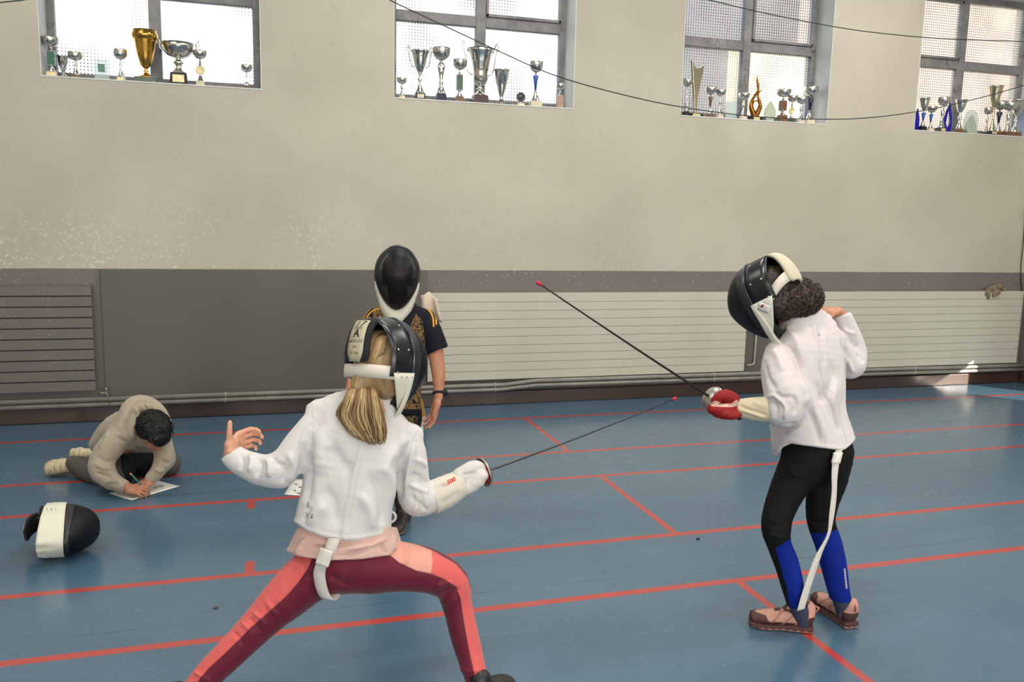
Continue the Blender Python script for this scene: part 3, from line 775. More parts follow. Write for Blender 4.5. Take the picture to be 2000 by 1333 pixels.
def make_mask(c, Fr, parent=None, tongue='label', scale=1., bib=True, name='fencing_mask', bib_len=1., elastic=True, strip_back=.085, ez=-.022):
    """returns the mask mesh object (its parts are children). c centre between ears, Fr columns right/forward/up"""
    S = scale; c = np.asarray(c, float); W = lambda x, y, z: c+Fr@(np.array([x, y, z])*S)
    n, m = 72, 22; pts, wu, wv = [], [], []
    V = []; Fc = []
    for i in range(m):
        ph = (i/(m-1))*math.pi/2*.975
        for j in range(n):
            th = 2*math.pi*j/n; x, z = outline(th)
            r = math.cos(ph)**.82; cr = 1
            y = .022+.150*math.sin(ph)**1.0*cr
            zz = z*r-.010*(1-r); y = .022+(y-.022)*(1-.38*max(0, -zz/.17)**1.3-.10*max(0, zz/.158)**2)
            V.append(W(x*r, y, zz)); wu.append(x*r*2.3+0); wv.append(zz*2.3+y)
    for i in range(m-1):
        for j in range(n): Fc.append((i*n+j, i*n+(j+1) % n, (i+1)*n+(j+1) % n, (i+1)*n+j))
    Fc.append(tuple((m-1)*n+j for j in range(n)))
    V = [np.asarray(v) for v in V]; me = bpy.data.meshes.new(name); me.from_pydata([tuple(v) for v in V], [], Fc); me.update(); me.shade_smooth()
    for an, vals in (('wu', wu), ('wv', wv)):
        a = me.attributes.new(an, 'FLOAT', 'POINT'); a.data.foreach_set('value', np.array(vals, np.float32))
    me.materials.append(M_WIREMESH)
    o = bpy.data.objects.new(name, me); col.objects.link(o)
    md = o.modifiers.new('t', 'SOLIDIFY'); md.thickness = .0012; md.offset = -1
    if parent is not None: o.parent = parent
    def sub(b, nm, mat, **kw): return world_obj(b, nm, mat, o, **kw)
    # rims
    ring = [W(outline(2*math.pi*j/64, 1.008)[0], .020, outline(2*math.pi*j/64, 1.008)[1]) for j in range(64)]
    sub(B().tube(ring, .0058*S, 8, closed=True), 'front_rim', M_RIM)
    rows = []
    for i in range(5):
        ph = .02+.24*i/4; rr = math.cos(ph)**.82*1.012; row = []
        for j in range(65):
            th = 2*math.pi*j/64; x, z = outline(th); zz = z*rr-.010*(1-rr)
            row.append(W(x*rr, .022+.150*math.sin(ph)*(1-.38*max(0, -zz/.17)**1.3-.10*max(0, zz/.158)**2), zz))
        rows.append(row)
    sub(B().grid(rows), 'mesh_trim', M_TRIM, solid=.0015)
    a0, a1 = -math.radians(104), math.radians(104); k = 40
    rows = []
    for i in range(5):
        y = .018-(strip_back+.018)*i/4; kk = 1.012-.05*(i/4)**2
        rows.append([W(outline(a0+(a1-a0)*j/k, kk)[0], y-.006*math.cos((a0+(a1-a0)*j/k))*0, outline(a0+(a1-a0)*j/k, kk)[1]) for j in range(k+1)])
    b = B(); b.grid(rows); sub(b, 'side_shell', M_STRAPBLK, solid=.003)
    sub(B().tube([Vector(p) for p in rows[-1]], .0032*S, 8), 'rear_rim', M_RIM)
    for sg in (-1, 1):
        for th, i in ((34, 1), (72, 1), (72, 3), (12, 3), (99, 3)):
            x, z = outline(math.radians(th)*sg, 1.0); y = .018-(strip_back+.018)*i/4
            nn = Fr@_n([x, 0, z]); p = W(x*1.02, y, z*1.02)
            bb = B(); bb.ball(p+nn*.0006, (.0045*S, .0045*S, .002*S), 10, M3=Vector(nn).to_track_quat('Z', 'Y').to_matrix()); sub(bb, 'rivet', M_RIVET)
    # bib
    if bib == 'back':
        rows = []; k = 60; t0, t1 = math.radians(58), math.radians(302)
        for i in range(13):
            v = i/12; row = []
            for j in range(k+1):
                th = t0+(t1-t0)*j/k; fo = math.sin(th*13+.6)*.011*max(0, v-.2)+math.sin(th*7)*.006*v
                x, z = outline(th, 1.055-.035*v+fo*3+.016*math.sin(v*20+th)*max(0, v-.15)*(math.sin(th) > -.98)+.015*math.sin(v*math.pi)); ln = .092+.018*math.cos(th-math.pi)
                row.append(W(x, .024-ln*v, z))
            rows.append(row)
        sub(B().grid(rows), 'bib', M_BIB, solid=.007)
        rows2 = []
        for i in range(4):
            rows2.append([Vector(np.array(p)*(1-.0)+(c-np.array(p))*(.045+.01*i)) for p in rows[12-i*3]])
        sub(B().grid(rows2), 'bib_lining', M_REDLIN, solid=.002)
    elif bib:
        rows = []; k = 44; t0, t1 = math.radians(99), math.radians(261)
        for i in range(9):
            v = i/8; row = []
            for j in range(k+1):
                th = t0+(t1-t0)*j/k; cc = max(0, -math.cos(th)); sn = abs(math.sin(th))
                x, z = outline(th, 1.020+(.03+.03*cc)*v+.010*math.sin(v*math.pi)*cc)
                y = .024-.018*v*sn**.7-.012*v*cc+.022*math.sin(v*math.pi)*cc
                z -= bib_len*(.078*v*cc**.8)+.012*v
                x *= 1-.10*v*cc
                row.append(W(x+.004*math.sin(th*9)*v*cc, y+.004*math.sin(th*7+1)*v, z))
            rows.append(row)
        b = B(); b.grid(rows); sub(b, 'bib', M_BIB, solid=.006)
        for sg in (-1, 1):
            # side wing of the bib hanging from the shell to the chin
            rws = []
            for i in range(7):
                v = i/6; row = []
                for j in range(7):
                    u = j/6; th = math.radians(99+47*v)*sg; x, z = outline(th, 1.062)
                    y = .022-(strip_back+.012)*u*(1-.93*v**1.15); row.append(W(x*(1-.05*u), y, z-.012*u*v))
                rws.append(row)
            b = B(); b.grid(rws); sub(b, 'bib_wing', M_BIB, solid=.004)
            for kx in (.01, -.014, -.04):
                x, z = outline(math.radians(103)*sg, 1.082); nn = Fr@np.array([sg, 0, 0.])
                bb = B(); bb.ball(W(x, kx, z)+nn*.001, (.0036*S, .0036*S, .002*S), 8, M3=Vector(nn).to_track_quat('Z', 'Y').to_matrix()); sub(bb, 'rivet', M_RIVET)
    # tongue down the back of the head
    if tongue:
        rows = []
        for i in range(13):
            v = i/12; a = math.radians(8+88*v); w = .043+.010*v-(.020*max(0, v-.85)/.15 if v > .85 else 0)
            yy = -strip_back-.002-.060*math.sin(a); zz = .010+.138*math.cos(a)**.9 if math.cos(a) > 0 else .010
            rows.append([W(w*u, yy+.010*u*u, zz-.004*u*u) for u in (-1, -.66, -.33, 0, .33, .66, 1)])
        tg = sub(B().grid(rows), 'tongue', M_PAD if tongue == 'label' else M_TONGUE_W, solid=.011)
        if tongue == 'label':
            rows = []
            for i in range(11):
                v = .14+.80*i/10; a = math.radians(8+88*v); w = .030+.006*v
                if i == 10: w *= .62
                if i == 9: w *= .9
                yy = -strip_back-.0095-.060*math.sin(a); zz = .010+.1445*math.cos(a)**.9
                rows.append([W(w*u, yy+.005*u*u, zz-.002*u*u) for u in (-1, -.5, 0, .5, 1)])
            lb = sub(B().grid(rows), 'tongue_label', M_TONGUE_LBL, solid=.0016)
    if elastic:
        rows = []
        for j in range(33):
            a = math.radians(-100+200*j/32); x = .101*math.sin(a); y = -.055-.085*max(0, math.cos(a))**.8
            zz = -.030+(ez+.030)*max(0, math.cos(a))
            rows.append([W(x, y, zz+.022), W(x*1.012, y-.002, zz), W(x, y, zz-.022)])
        sub(B().grid(rows), 'elastic_strap', M_ELASTIC, solid=.003)
    # lining around the face opening
    rows = []
    for i in range(3):
        row = []
        for j in range(49):
            th = 2*math.pi*j/48; x, z = outline(th, (.985, .93, .90)[i]); row.append(W(x, (.014, .0, -.012)[i], z))
        rows.append(row)
    sub(B().grid(rows), 'padding', M_PAD, solid=.006)
    return o
# ================================================================== FENCER IN BURGUNDY LEGGINGS (lunging, seen from behind)
def Ls(lst, rpx=True):
    """stations given as picture point, depth, radius in picture px -> points, radii in metres"""
    pts = [P(a, b, t) for a, b, t, r in lst]; return pts, [r*t/F_PX for a, b, t, r in lst]
def lunging_fencer():
    mpp = 2.6/F_PX
    hf = _n(CF*.83+CR*.55-CU*.04); hr = _n(CR*.83-CF*.55); Fh = frame(hr, hf)
    hc = P(752, 712, 2.63)
    # ---- body
    s = Sdf(.0038, .02)
    head(s, hc, Fh, .93)
    s.tube(*Ls([(738, 742, 2.65, 30), (733, 780, 2.63, 33), (722, 815, 2.62, 42)]), k=.03)
    u = P(818, 838, 2.66)-P(606, 790, 2.56); ub = P(755, 1045, 2.6)-P(580, 1025, 2.58)
    s.loft([(P(716, 822, 2.62), .075, .042, u), (P(703, 860, 2.62), .095, .06, u), (P(685, 940, 2.61), .10, .07, ub), (P(675, 1010, 2.60), .105, .07, ub), (P(685, 1085, 2.60), .115, .075, ub)], u, k=.03)
    s.tube(*Ls([(630, 828, 2.59, 14), (590, 866, 2.568, 17), (562, 905, 2.558, 18)]))
    s.tube(*Ls([(564, 906, 2.56, 15), (538, 922, 2.558, 13), (515, 917, 2.56, 15), (480, 905, 2.57, 16), (455, 888, 2.575, 15.5)]))
    s.tube(*Ls([(782, 862, 2.655, 17), (802, 900, 2.67, 18), (810, 965, 2.68, 17)]))
    s.tube(*Ls([(810, 970, 2.68, 19), (850, 960, 2.72, 17), (893, 938, 2.76, 15)]))
    s.tube(*Ls([(650, 1105, 2.60, 48), (607, 1122, 2.59, 42), (520, 1208, 2.57, 30), (450, 1277, 2.55, 24), (405, 1322, 2.54, 22), (345, 1388, 2.53, 16)]), k=.03)
    s.tube(*Ls([(735, 1105, 2.60, 48), (790, 1107, 2.62, 38), (880, 1138, 2.67, 28), (902, 1230, 2.68, 20), (922, 1300, 2.66, 16), (935, 1350, 2.64, 14)]), k=.03)
    # left hand, thumb up, fingers curled towards the right of the picture
    wr = P(454, 886, 2.575)
    hand(s, wr, P(459, 872, 2.590), CF*.8+CU*.42+CR*.30, CR*.95-CU*.1-CF*.3, CU*.9-CR*.2-CF*.3, (.75, .8, .85, .9), 1.02, spread=.05,
         thumb=[CU*.95+CR*.10-CF*.25, CU*1.0+CR*.05])
    body = sculpt('person', s, M_SKIN, smooth=3)
    tag(body, 'person in burgundy and coral leggings lunging with a raised mask number 17, seen from behind', 'person')
    # ---- jacket
    J = Sdf(.0042, .028)
    J.loft([(P(668, 1062, 2.60), 93*mpp, .104, ub), (P(670, 1020, 2.60), 93*mpp, .106, ub), (P(678, 975, 2.60), 90*mpp, .105, ub), (P(686, 925, 2.61), 90*mpp, .108, ub),
            (P(697, 880, 2.62), 93*mpp, .108, u), (P(706, 848, 2.625), 98*mpp, .096, u), (P(712, 825, 2.628), 99*mpp, .080, u), (P(717, 810, 2.63), 88*mpp, .066, u), (P(724, 792, 2.635), 56*mpp, .058, u)], u, k=.0, sub=3, n=2.5)
    J.loft([(P(729, 790, 2.635), 46*mpp, .058, u), (P(738, 757, 2.64), 42*mpp, .058, u)], u, k=.02)
    J.tube(*Ls([(626, 808, 2.585, 21), (611, 832, 2.575, 27), (588, 866, 2.565, 31), (564, 902, 2.558, 33), (536, 920, 2.555, 31)]), k=.016)
    J.tube(*Ls([(548, 922, 2.555, 33), (515, 919, 2.56, 30), (485, 909, 2.57, 27), (462, 897, 2.575, 24.5), (450, 884, 2.575, 23)]), k=.012)
    J.tube(*Ls([(797, 858, 2.655, 25), (803, 885, 2.66, 30), (806, 920, 2.67, 31), (808, 952, 2.68, 34), (816, 972, 2.69, 35)]), k=.016)
    J.tube(*Ls([(814, 972, 2.685, 34), (832, 972, 2.70, 33), (843, 968, 2.71, 29)]), k=.012)
    J.ell(P(613, 797, 2.588), (.024, .024, .020), k=.025); J.ell(P(812, 846, 2.66), (.022, .022, .020), k=.025)
    hem_x = [560, 582, 600, 630, 666, 669, 672, 700, 757, 770]; hem_y = [1014, 1026, 1037, 1049, 1058, 1051, 1057, 1056, 1045, 1036]
    def below(X):
        p = px_of(X); h = np.interp(p[..., 0], hem_x, hem_y); m = (p[..., 1]-h)*mpp
        return np.where(p[..., 1] > 1000, m, -.2)
    J.region(below, .003)
    J.plane(P(452, 884, 2.575), P(446, 872, 2.575)-P(462, 897, 2.575), .003)
    zip_ = [(699, 845), (697, 875), (690, 930), (677, 990), (668, 1040), (666, 1060)]
    fl = [(zip_, 4, .0022), ([(703, 860), (699, 920), (683, 990), (672, 1055)], 4, -.002),
          ([(607, 878), (604, 930), (598, 985)], 9, -.006), ([(618, 830), (625, 880), (620, 930)], 16, .005), ([(640, 870), (668, 905), (690, 925)], 16, -.006),
          ([(735, 960), (770, 985), (800, 965)], 10, .0), ([(715, 925), (738, 950), (748, 1000), (742, 1030)], 12, -.006), ([(700, 960), (725, 1000), (726, 1040)], 12, .005),
          ([(745, 905), (765, 945), (772, 990)], 12, .006), ([(790, 880), (782, 930), (778, 985)], 8, -.008), ([(800, 850), (770, 880), (740, 930)], 13, .006), ([(812, 862), (800, 905), (790, 960)], 7, .004),
          ([(640, 985), (620, 1000), (600, 1030)], 14, .005), ([(630, 950), (650, 985), (655, 1040)], 15, -.004), ([(610, 990), (600, 1005), (590, 1020)], 7, -.003),
          ([(533, 893), (540, 905), (560, 912)], 5, -.004), ([(520, 895), (528, 912), (524, 935)], 7, .006), ([(505, 893), (508, 912), (500, 935)], 6, -.005), ([(487, 885), (492, 905), (486, 925)], 6, .005), ([(470, 885), (474, 905), (468, 920)], 5, -.003),
          ([(560, 880), (575, 915), (560, 945)], 9, .005), ([(590, 860), (592, 905), (578, 940)], 9, -.005), ([(548, 905), (556, 925), (548, 945)], 6, -.004),
          ([(800, 925), (822, 935), (836, 950)], 6, -.006), ([(798, 945), (818, 955), (838, 965)], 6, .005), ([(800, 968), (820, 985), (838, 1000)], 5, -.005), ([(812, 955), (815, 985), (805, 1004)], 5, .004), ([(826, 960), (832, 985), (826, 1005)], 5, .004), ([(805, 895), (826, 905), (834, 915)], 6, .004),
          ([(680, 800), (670, 840), (668, 880)], 18, .003), ([(760, 810), (775, 850), (770, 890)], 14, -.004)]
    def disp(V, N):
        p = px_of(V); h = np.interp(p[:, 0], hem_x, hem_y); dh = np.abs(p[:, 1]-(h-5))
        piping = .0022*np.exp(-(dh/3.0)**2)*(p[:, 1] > 1000)*(p[:, 0] < 775)
        return folds(V, N, fl)+cloth(V, 3, .0035, 9)+piping
    sm = [zip_, [(606, 786), (612, 822), (611, 850), (606, 882)], [(611, 826), (592, 842), (583, 870), (572, 902), (545, 925), (510, 932), (470, 926), (448, 915)],
          [(818, 838), (806, 862), (797, 900), (792, 940)], [(812, 862), (812, 910), (808, 945)]]
    mj = fabric('white_fencing_twill', (216, 213, 213), .72, seam='seam', bump=.2)
    jk = sculpt('fencing_jacket', J, mj, body, 3, disp, {'seam': seams(sm, mpp)})
    tr = surf_cast(jk)
    for txt, x, y, sz in (('5', 599, 988, .022), ('V.6', 604, 1008, .022)):
        drape_text(txt, sz, P(x, y, 2.5), CR+CU*.08, CU-CR*.1, CF, M_INKG, jk, tr, shear=.25, name='ink_number')
    # collar of the jacket
    # waist loop on the right side
    lp = [P(760+13*math.cos(a), 1010+11*math.sin(a), 2.62) for a in np.linspace(-2.4, 2.0, 14)]
    world_obj(B().tube([Vector(q) for q in lp], .004, 8), 'side_loop', mj, jk)
    # crotch strap with buckle
    st = [(653, 1052, 2.478), (648, 1066, 2.468), (640, 1085, 2.462), (630, 1100, 2.468), (624, 1118, 2.475), (626, 1140, 2.480), (633, 1162, 2.49), (644, 1172, 2.50), (652, 1165, 2.53), (655, 1150, 2.56), (652, 1140, 2.58)]
    st = catmull([P(*q) for q in st], 5); rows = [[q-CR*.0172+CU*.001, q, q+CR*.0172-CU*.001] for q in st]
    ms = fabric('grey_white_webbing', (206, 200, 194), .8, bump=.3)
    strap = world_obj(B().grid(rows), 'crotch_strap', ms, jk, solid=.002)
    q0, q1 = P(639, 1073, 2.455), P(629, 1104, 2.455); d = _n(q1-q0); w = _n(np.cross(d, CF))
    bb = B(); ps = []
    for i in range(9):
        a = i/8; q = q0+(q1-q0)*a; ps.append([q-w*.0185, q-w*.017-CF*.006, q+w*.017-CF*.006, q+w*.0185])
    bb.grid(ps); world_obj(bb, 'buckle', simple('white_plastic_buckle', (226, 222, 212), .35), strap, solid=.004)
    # ---- pink shirt
    S_ = Sdf(.0045, .02)
    S_.loft([(P(672, 1030, 2.60), 87*mpp, .095, ub), (P(670, 1060, 2.60), 97*mpp, .108, ub), (P(667, 1098, 2.60), 113*mpp, .130, ub)], ub, k=0)
    S_.loft([(P(700, 1045, 2.61), 76*mpp, .10, ub), (P(716, 1085, 2.61), 72*mpp, .118, ub)], ub, k=.02)
    sx = [540, 556, 580, 610, 640, 700, 765, 778, 790]; sy = [1062, 1074, 1087, 1092, 1096, 1094, 1085, 1066, 1050]
    S_.region(lambda X: (px_of(X)[..., 1]-np.interp(px_of(X)[..., 0], sx, sy))*mpp, .003)
    S_.region(lambda X: (1030-px_of(X)[..., 1])*mpp, .003)
    fs = [([(600, 1050), (585, 1070), (575, 1085)], 5, .004), ([(690, 1062), (640, 1070), (600, 1066)], 4, -.004), ([(760, 1050), (720, 1068), (670, 1075)], 4, .004), ([(745, 1062), (750, 1075), (760, 1082)], 4, -.004),
          ([(735, 1058), (700, 1080), (650, 1088)], 4, -.003), ([(771, 1040), (768, 1060), (772, 1080)], 4, .005)]
    sculpt('shirt', S_, fabric('pale_pink_cotton', (206, 170, 160), .85, bump=.3), body, 3, lambda V, N: folds(V, N, fs)+cloth(V, 8, .003, 16))
    # ---- leggings
    Lg = Sdf(.0042, .03)
    Lg.loft([(P(688, 1075, 2.60), 76*mpp, .088, ub), (P(690, 1102, 2.60), 84*mpp, .100, ub), (P(692, 1118, 2.60), 74*mpp, .092, ub)], ub, k=0)
    Lg.tube(*Ls([(655, 1098, 2.60, 54), (609, 1124, 2.59, 50), (562, 1165, 2.58, 45), (520, 1206, 2.57, 37), (484, 1243, 2.56, 33), (450, 1277, 2.55, 31), (408, 1318, 2.54, 28), (372, 1358, 2.53, 23), (347, 1388, 2.53, 20)]), k=.045)
    Lg.tube(*Ls([(735, 1104, 2.60, 52), (790, 1108, 2.62, 47), (840, 1117, 2.64, 42), (880, 1140, 2.67, 36), (893, 1182, 2.675, 29), (904, 1230, 2.67, 27.5), (916, 1275, 2.665, 26), (927, 1315, 2.65, 23), (935, 1345, 2.64, 20)]), k=.045)
    lft = [(580, 1060), (612, 1085), (603, 1108), (583, 1138), (560, 1165), (535, 1187), (515, 1205), (495, 1222), (470, 1247), (440, 1277), (408, 1306), (386, 1333), (360, 1362), (300, 1420), (200, 1400), (430, 1150)]
    rgt = [(760, 1040), (762, 1085), (780, 1100), (812, 1115), (843, 1122), (870, 1133), (892, 1148), (899, 1170), (905, 1210), (912, 1250), (920, 1290), (930, 1333), (940, 1400), (1010, 1400), (948, 1300), (938, 1240), (925, 1170), (914, 1130), (892, 1103), (850, 1078), (812, 1063), (785, 1056)]
    pale = [(740, 1030), (740, 1140), (838, 1140), (845, 1100), (842, 1070), (842, 1040)]
    g = G('burgundy_leggings_with_coral_panels'); co = g.co()
    base = g.mix(g.noise(20, co, 3), lin((98, 13, 40)), lin((110, 19, 48)))
    coral = g.mix(g.noise(20, co, 3), lin((216, 92, 92)), lin((224, 104, 100)))
    coral = g.mix(g.math('GREATER_THAN', g.attr('pale'), 0), coral, lin((226, 158, 142)))
    sa = g.attr('panel'); cc = g.mix(g.math('GREATER_THAN', sa, 0), base, coral)
    sm_ = g.ramp(g.math('ABSOLUTE', sa), .6, 2.2, 1, 0)
    ml = g.fin(g.mix(g.math('MULTIPLY', sm_, .3), cc, lin((80, 20, 40))), .62, 0, g.bump(g.math('SUBTRACT', g.noise(60, co, 3), sm_), .25, .002), .3, Sheen_Weight=.2)
    side = lambda V, N: (N@CR)
    fl = [([(470, 1215), (488, 1232), (492, 1248)], 4, .0035), ([(482, 1205), (500, 1222), (508, 1236)], 4, -.003), ([(492, 1196), (512, 1210), (520, 1226)], 4, .0035), ([(452, 1232), (470, 1250), (474, 1262)], 4, -.003), ([(520, 1172), (530, 1190), (545, 1205)], 4, .002),
          ([(790, 1066), (795, 1085), (788, 1108)], 5, .003), ([(864, 1168), (880, 1160), (900, 1150)], 5, -.005), ([(850, 1150), (870, 1140), (885, 1142)], 5, .004), ([(862, 1180), (880, 1176), (895, 1170)], 4, .003),
          ([(890, 1305), (915, 1312), (940, 1308)], 4, .003), ([(896, 1322), (920, 1326), (948, 1320)], 3, -.003), ([(375, 1310), (395, 1322), (415, 1335)], 4, .003), ([(620, 1100), (612, 1115), (600, 1135)], 5, -.004), ([(640, 1120), (660, 1135), (690, 1145)], 8, -.004)]
    sculpt('leggings', Lg, ml, body, 3, lambda V, N: folds(V, N, fl)+cloth(V, 12, .0013, 14),
           {'panel': lambda V, N: np.maximum(poly_sd(px_of(V), lft)-0*N[:, 0], poly_sd(px_of(V), rgt)), 'pale': lambda V, N: poly_sd(px_of(V), pale)})
    # ---- shoes (black)
    mb = simple('black_shoe_leather', (30, 30, 34), .45)
    for (a, f_) in ((P(347, 1388, 2.53), -CR*.9+CF*.35), (P(937, 1350, 2.64), CR*.62+CF*.78)):
        f_ = np.array([f_[0], f_[1], 0.]); shoe_simple(body, a, f_, .215, mb)
    # ---- glove on the sword hand: gauntlet and padded fingers
    Gv = Sdf(.0036, .015)
    Gv.tube(*Ls([(836, 976, 2.70, 32), (868, 962, 2.73, 32), (900, 944, 2.76, 26)]), k=.0)
    Gv.region(lambda X: -((X-P(838, 974, 2.70))@_n(P(900, 944, 2.76)-P(838, 974, 2.70))), .003)
    Gv.region(lambda X: ((X-P(899, 944, 2.76))@_n(P(900, 944, 2.76)-P(838, 974, 2.70))), .004)
    mg = fabric('cream_glove_cuff', (214, 207, 194), .7, bump=.15)
    gv = sculpt('glove_gauntlet', Gv, mg, body, 3, lambda V, N: folds(V, N, [([(840, 955), (865, 945), (897, 930)], 3, .002), ([(855, 985), (880, 975), (900, 958)], 8, -.002)])+cloth(V, 31, .0015, 12),
                {})
    trg = surf_cast(gv)
    d_ = CR*.86+CU*.36
    drape_text('FE', .017, P(863, 957, 2.6), d_, CU-CR*.3, CF, simple('pale_print', (206, 170, 150), .7), gv, trg, name='glove_print')
    drape_text('.500', .018, P(876, 951, 2.6), d_, CU-CR*.3, CF, M_INKR, gv, trg, name='glove_number', bold=.0006)
    H_ = Sdf(.0034, .01)
    H_.loft([(P(893, 944, 2.755), .036, .024), (P(912, 940, 2.77), .042, .028), (P(925, 937, 2.785), .034, .024)], CU-CR*.2, k=.0)
    # thumb above, four curled fingers below, around the grip
    H_.tube(*Ls([(898, 930, 2.75, 15), (918, 916, 2.76, 14), (931, 912, 2.775, 12), (940, 914, 2.79, 10)]), k=.012)
    for (x, y, t, r) in ((933, 931, 2.765, 12.5), (927, 942, 2.76, 12), (917, 951, 2.758, 11.5), (907, 957, 2.757, 10.5)):
        H_.tube(*Ls([(x-20, y-2, t+.03, r+2), (x-6, y+2, t-.004, r+1), (x+6, y-1, t, r), (x+9, y-4, t+.03, r-1), (x-1, y-6, t+.045, r-2)]), k=.006)
    sculpt('glove', H_, fabric('white_glove_leather', (218, 213, 210), .7, bump=.2), body, 3, lambda V, N: cloth(V, 33, .0018, 18)+folds(V, N, [([(900, 928), (925, 926), (945, 922)], 3, -.004)]))
    # ---- hair: smooth cap plus a loose ponytail of strands
    g = G('golden_brown_hair'); co = g.co()
    st_ = g.noise(1, g.scaled(g.attr('strand', 'Vector'), (1, 1, 1)), 2)
    v_ = g.attr('tone'); cc = g.mix(g.ramp(v_, 0, 1), lin((112, 84, 54)), lin((214, 184, 136)))
    hairm = g.fin(g.mix(g.ramp(g.noise(120, g.scaled(co, (1, 1, .15)), 3), .3, .7, 0, .5), cc, lin((122, 92, 58))), .42, 0, None, .5)
    cap = Sdf(.0042, .01)
    X_, Y_, Z_ = Fh[:, 0], Fh[:, 1], Fh[:, 2]; hs = .93
    at = lambda x, y, z: hc+(X_*x+Y_*y+Z_*z)*hs
    cap.ell(at(0, -.014, .030), (.092*hs, .098*hs, .086*hs), Fh, k=0)
    cap.ell(at(0, -.062, -.030), (.062*hs, .045*hs, .060*hs), Fh, k=.03)
    cap.tube([at(-.0, -.105, -.045), at(0, -.12, -.075)], [.032, .026], k=.02); cap.ell(at(0, -.02, -.055), (.084, .066, .062), Fh, k=.03)
    cap.region(lambda X: ((X-at(0, .035, 0))@Y_), .004)
    cp = sculpt('hair', cap, hairm, body, 3, lambda V, N: .0016*perlin(np.stack([(V-hc)@X_*110, (V-hc)@Y_*14, (V-hc)@Z_*14], 1), 4), {'tone': lambda V, N: .45+.5*perlin(np.stack([(V-hc)@X_*90, (V-hc)@Y_*10, (V-hc)@Z_*10], 1), 9)})
    rng = random.Random(5); b = B(); tones = []
    root = P(712, 752, 2.515); 
    for i in range(460):
        u_, w_ = rng.uniform(-1, 1), rng.uniform(-1, 1)
        L_ = rng.uniform(.62, 1.04)-.12*abs(u_+.1)+.1*u_
        p0 = P(708+u_*27, 755+abs(u_)*4, 2.530+w_*.012)
        p1 = P(700+u_*34+6, 778, 2.505+w_*.018-.006*(1-abs(u_)))
        p2 = P(704+u_*44+rng.uniform(-5, 5), 813, 2.498+w_*.022+.014*u_*u_)
        p3 = P(720+u_*32+rng.uniform(-5, 5), 815+42*L_, 2.508+w_*.018)
        p4 = P(730+u_*17+rng.uniform(-9, 9), 812+58*L_, 2.512+w_*.015)
        r0 = rng.uniform(.0011, .0024)
        b.tube([Vector(q) for q in catmull([p0, p1, p2, p3, p4], 4)], [r0*f for f in np.concatenate([np.linspace(.6, 1, 6), np.ones(5), np.linspace(1, .15, 6)])], 6)
        tones += [min(1, max(0, .5+.5*math.sin(u_*9+1)+rng.uniform(-.3, .3)))]*(17*6)
    me_n = len(b.bm.verts); b.bm.verts.ensure_lookup_table()
    b2 = B(); t2 = []
    for i in range(260):
        a = rng.uniform(-1.5, 1.5); x0 = .084*math.sin(a); pts = []
        for j in range(7):
            v = j/6; ph = 1.15*(1-v)-.55*v; wv = .004*math.sin(i+j)
            xx = x0*math.cos(ph*.35)*(1-.45*v*(v > .6))+wv; yy = -.014-(.100*math.cos(ph)+.003)*math.cos(a*.8); zz = .028+.080*math.sin(ph)-.035*v*v
            pts.append(Vector(at(xx, yy*1.03, zz)))
        b2.tube(pts, [.0008, .0014, .0016, .0016, .0015, .0012, .0006], 5); t2 += [min(1, max(0, .45+.4*math.sin(a*11)+rng.uniform(-.25, .25)))]*35
    hs2 = world_obj(b2, 'hair_strands', hairm, cp); a2 = hs2.data.attributes.new('tone', 'FLOAT', 'POINT')
    if len(t2) == len(hs2.data.vertices): a2.data.foreach_set('value', np.array(t2, np.float32))
    pt = world_obj(b, 'ponytail', hairm, cp)
    a_ = pt.data.attributes.new('tone', 'FLOAT', 'POINT')
    if len(tones) == len(pt.data.vertices): a_.data.foreach_set('value', np.array(tones, np.float32))
    # ---- mask
    mk = make_mask(hc, Fh, body, 'label', .90, bib_len=.3)
    lb = [c for c in mk.children if c.name.startswith('tongue_label')][0]; trl = surf_cast(lb)
    W = lambda x, y, z: hc+Fh@(np.array([x, y, z])*.90)
    tw = Fh@_n([0, .75, -.66]); up_ = Fh@_n([0, .66, .75]); rt = Fh@np.array([1., 0, 0])
    for txt, v, sz, m_, bo in (('17', .30, .036, M_INK, .0), ('A', .52, .034, M_INK, .001), ('ABSOLUTE', .66, .0115, M_INK, 0), ('USA', .75, .0105, M_INK, 0), ('CE  USA', .84, .010, M_INK, 0)):
        a = math.radians(8+88*v); q = W(0, -.085-.0095-.060*math.sin(a), .010+.1445*math.cos(a)**.9)
        nrm = Fh@_n([0, -math.sin(a), math.cos(a)]); upv = Fh@_n([0, math.cos(a), math.sin(a)])
        drape_text(txt, sz, q, rt, upv, -nrm, m_, mk, trl, name='label_lettering', off=.0018, bold=bo, shear=.2 if txt == '17' else 0)
    a = math.radians(8+88*.41); q = W(0, -.0945-.060*math.sin(a), .010+.1445*math.cos(a)**.9); nrm = Fh@_n([0, -math.sin(a), math.cos(a)])
    world_obj(B().tube([Vector(q+rt*x+nrm*.002) for x in (-.019, 0, .019)], .0006, 5), 'label_line', M_INK, mk)
    return body
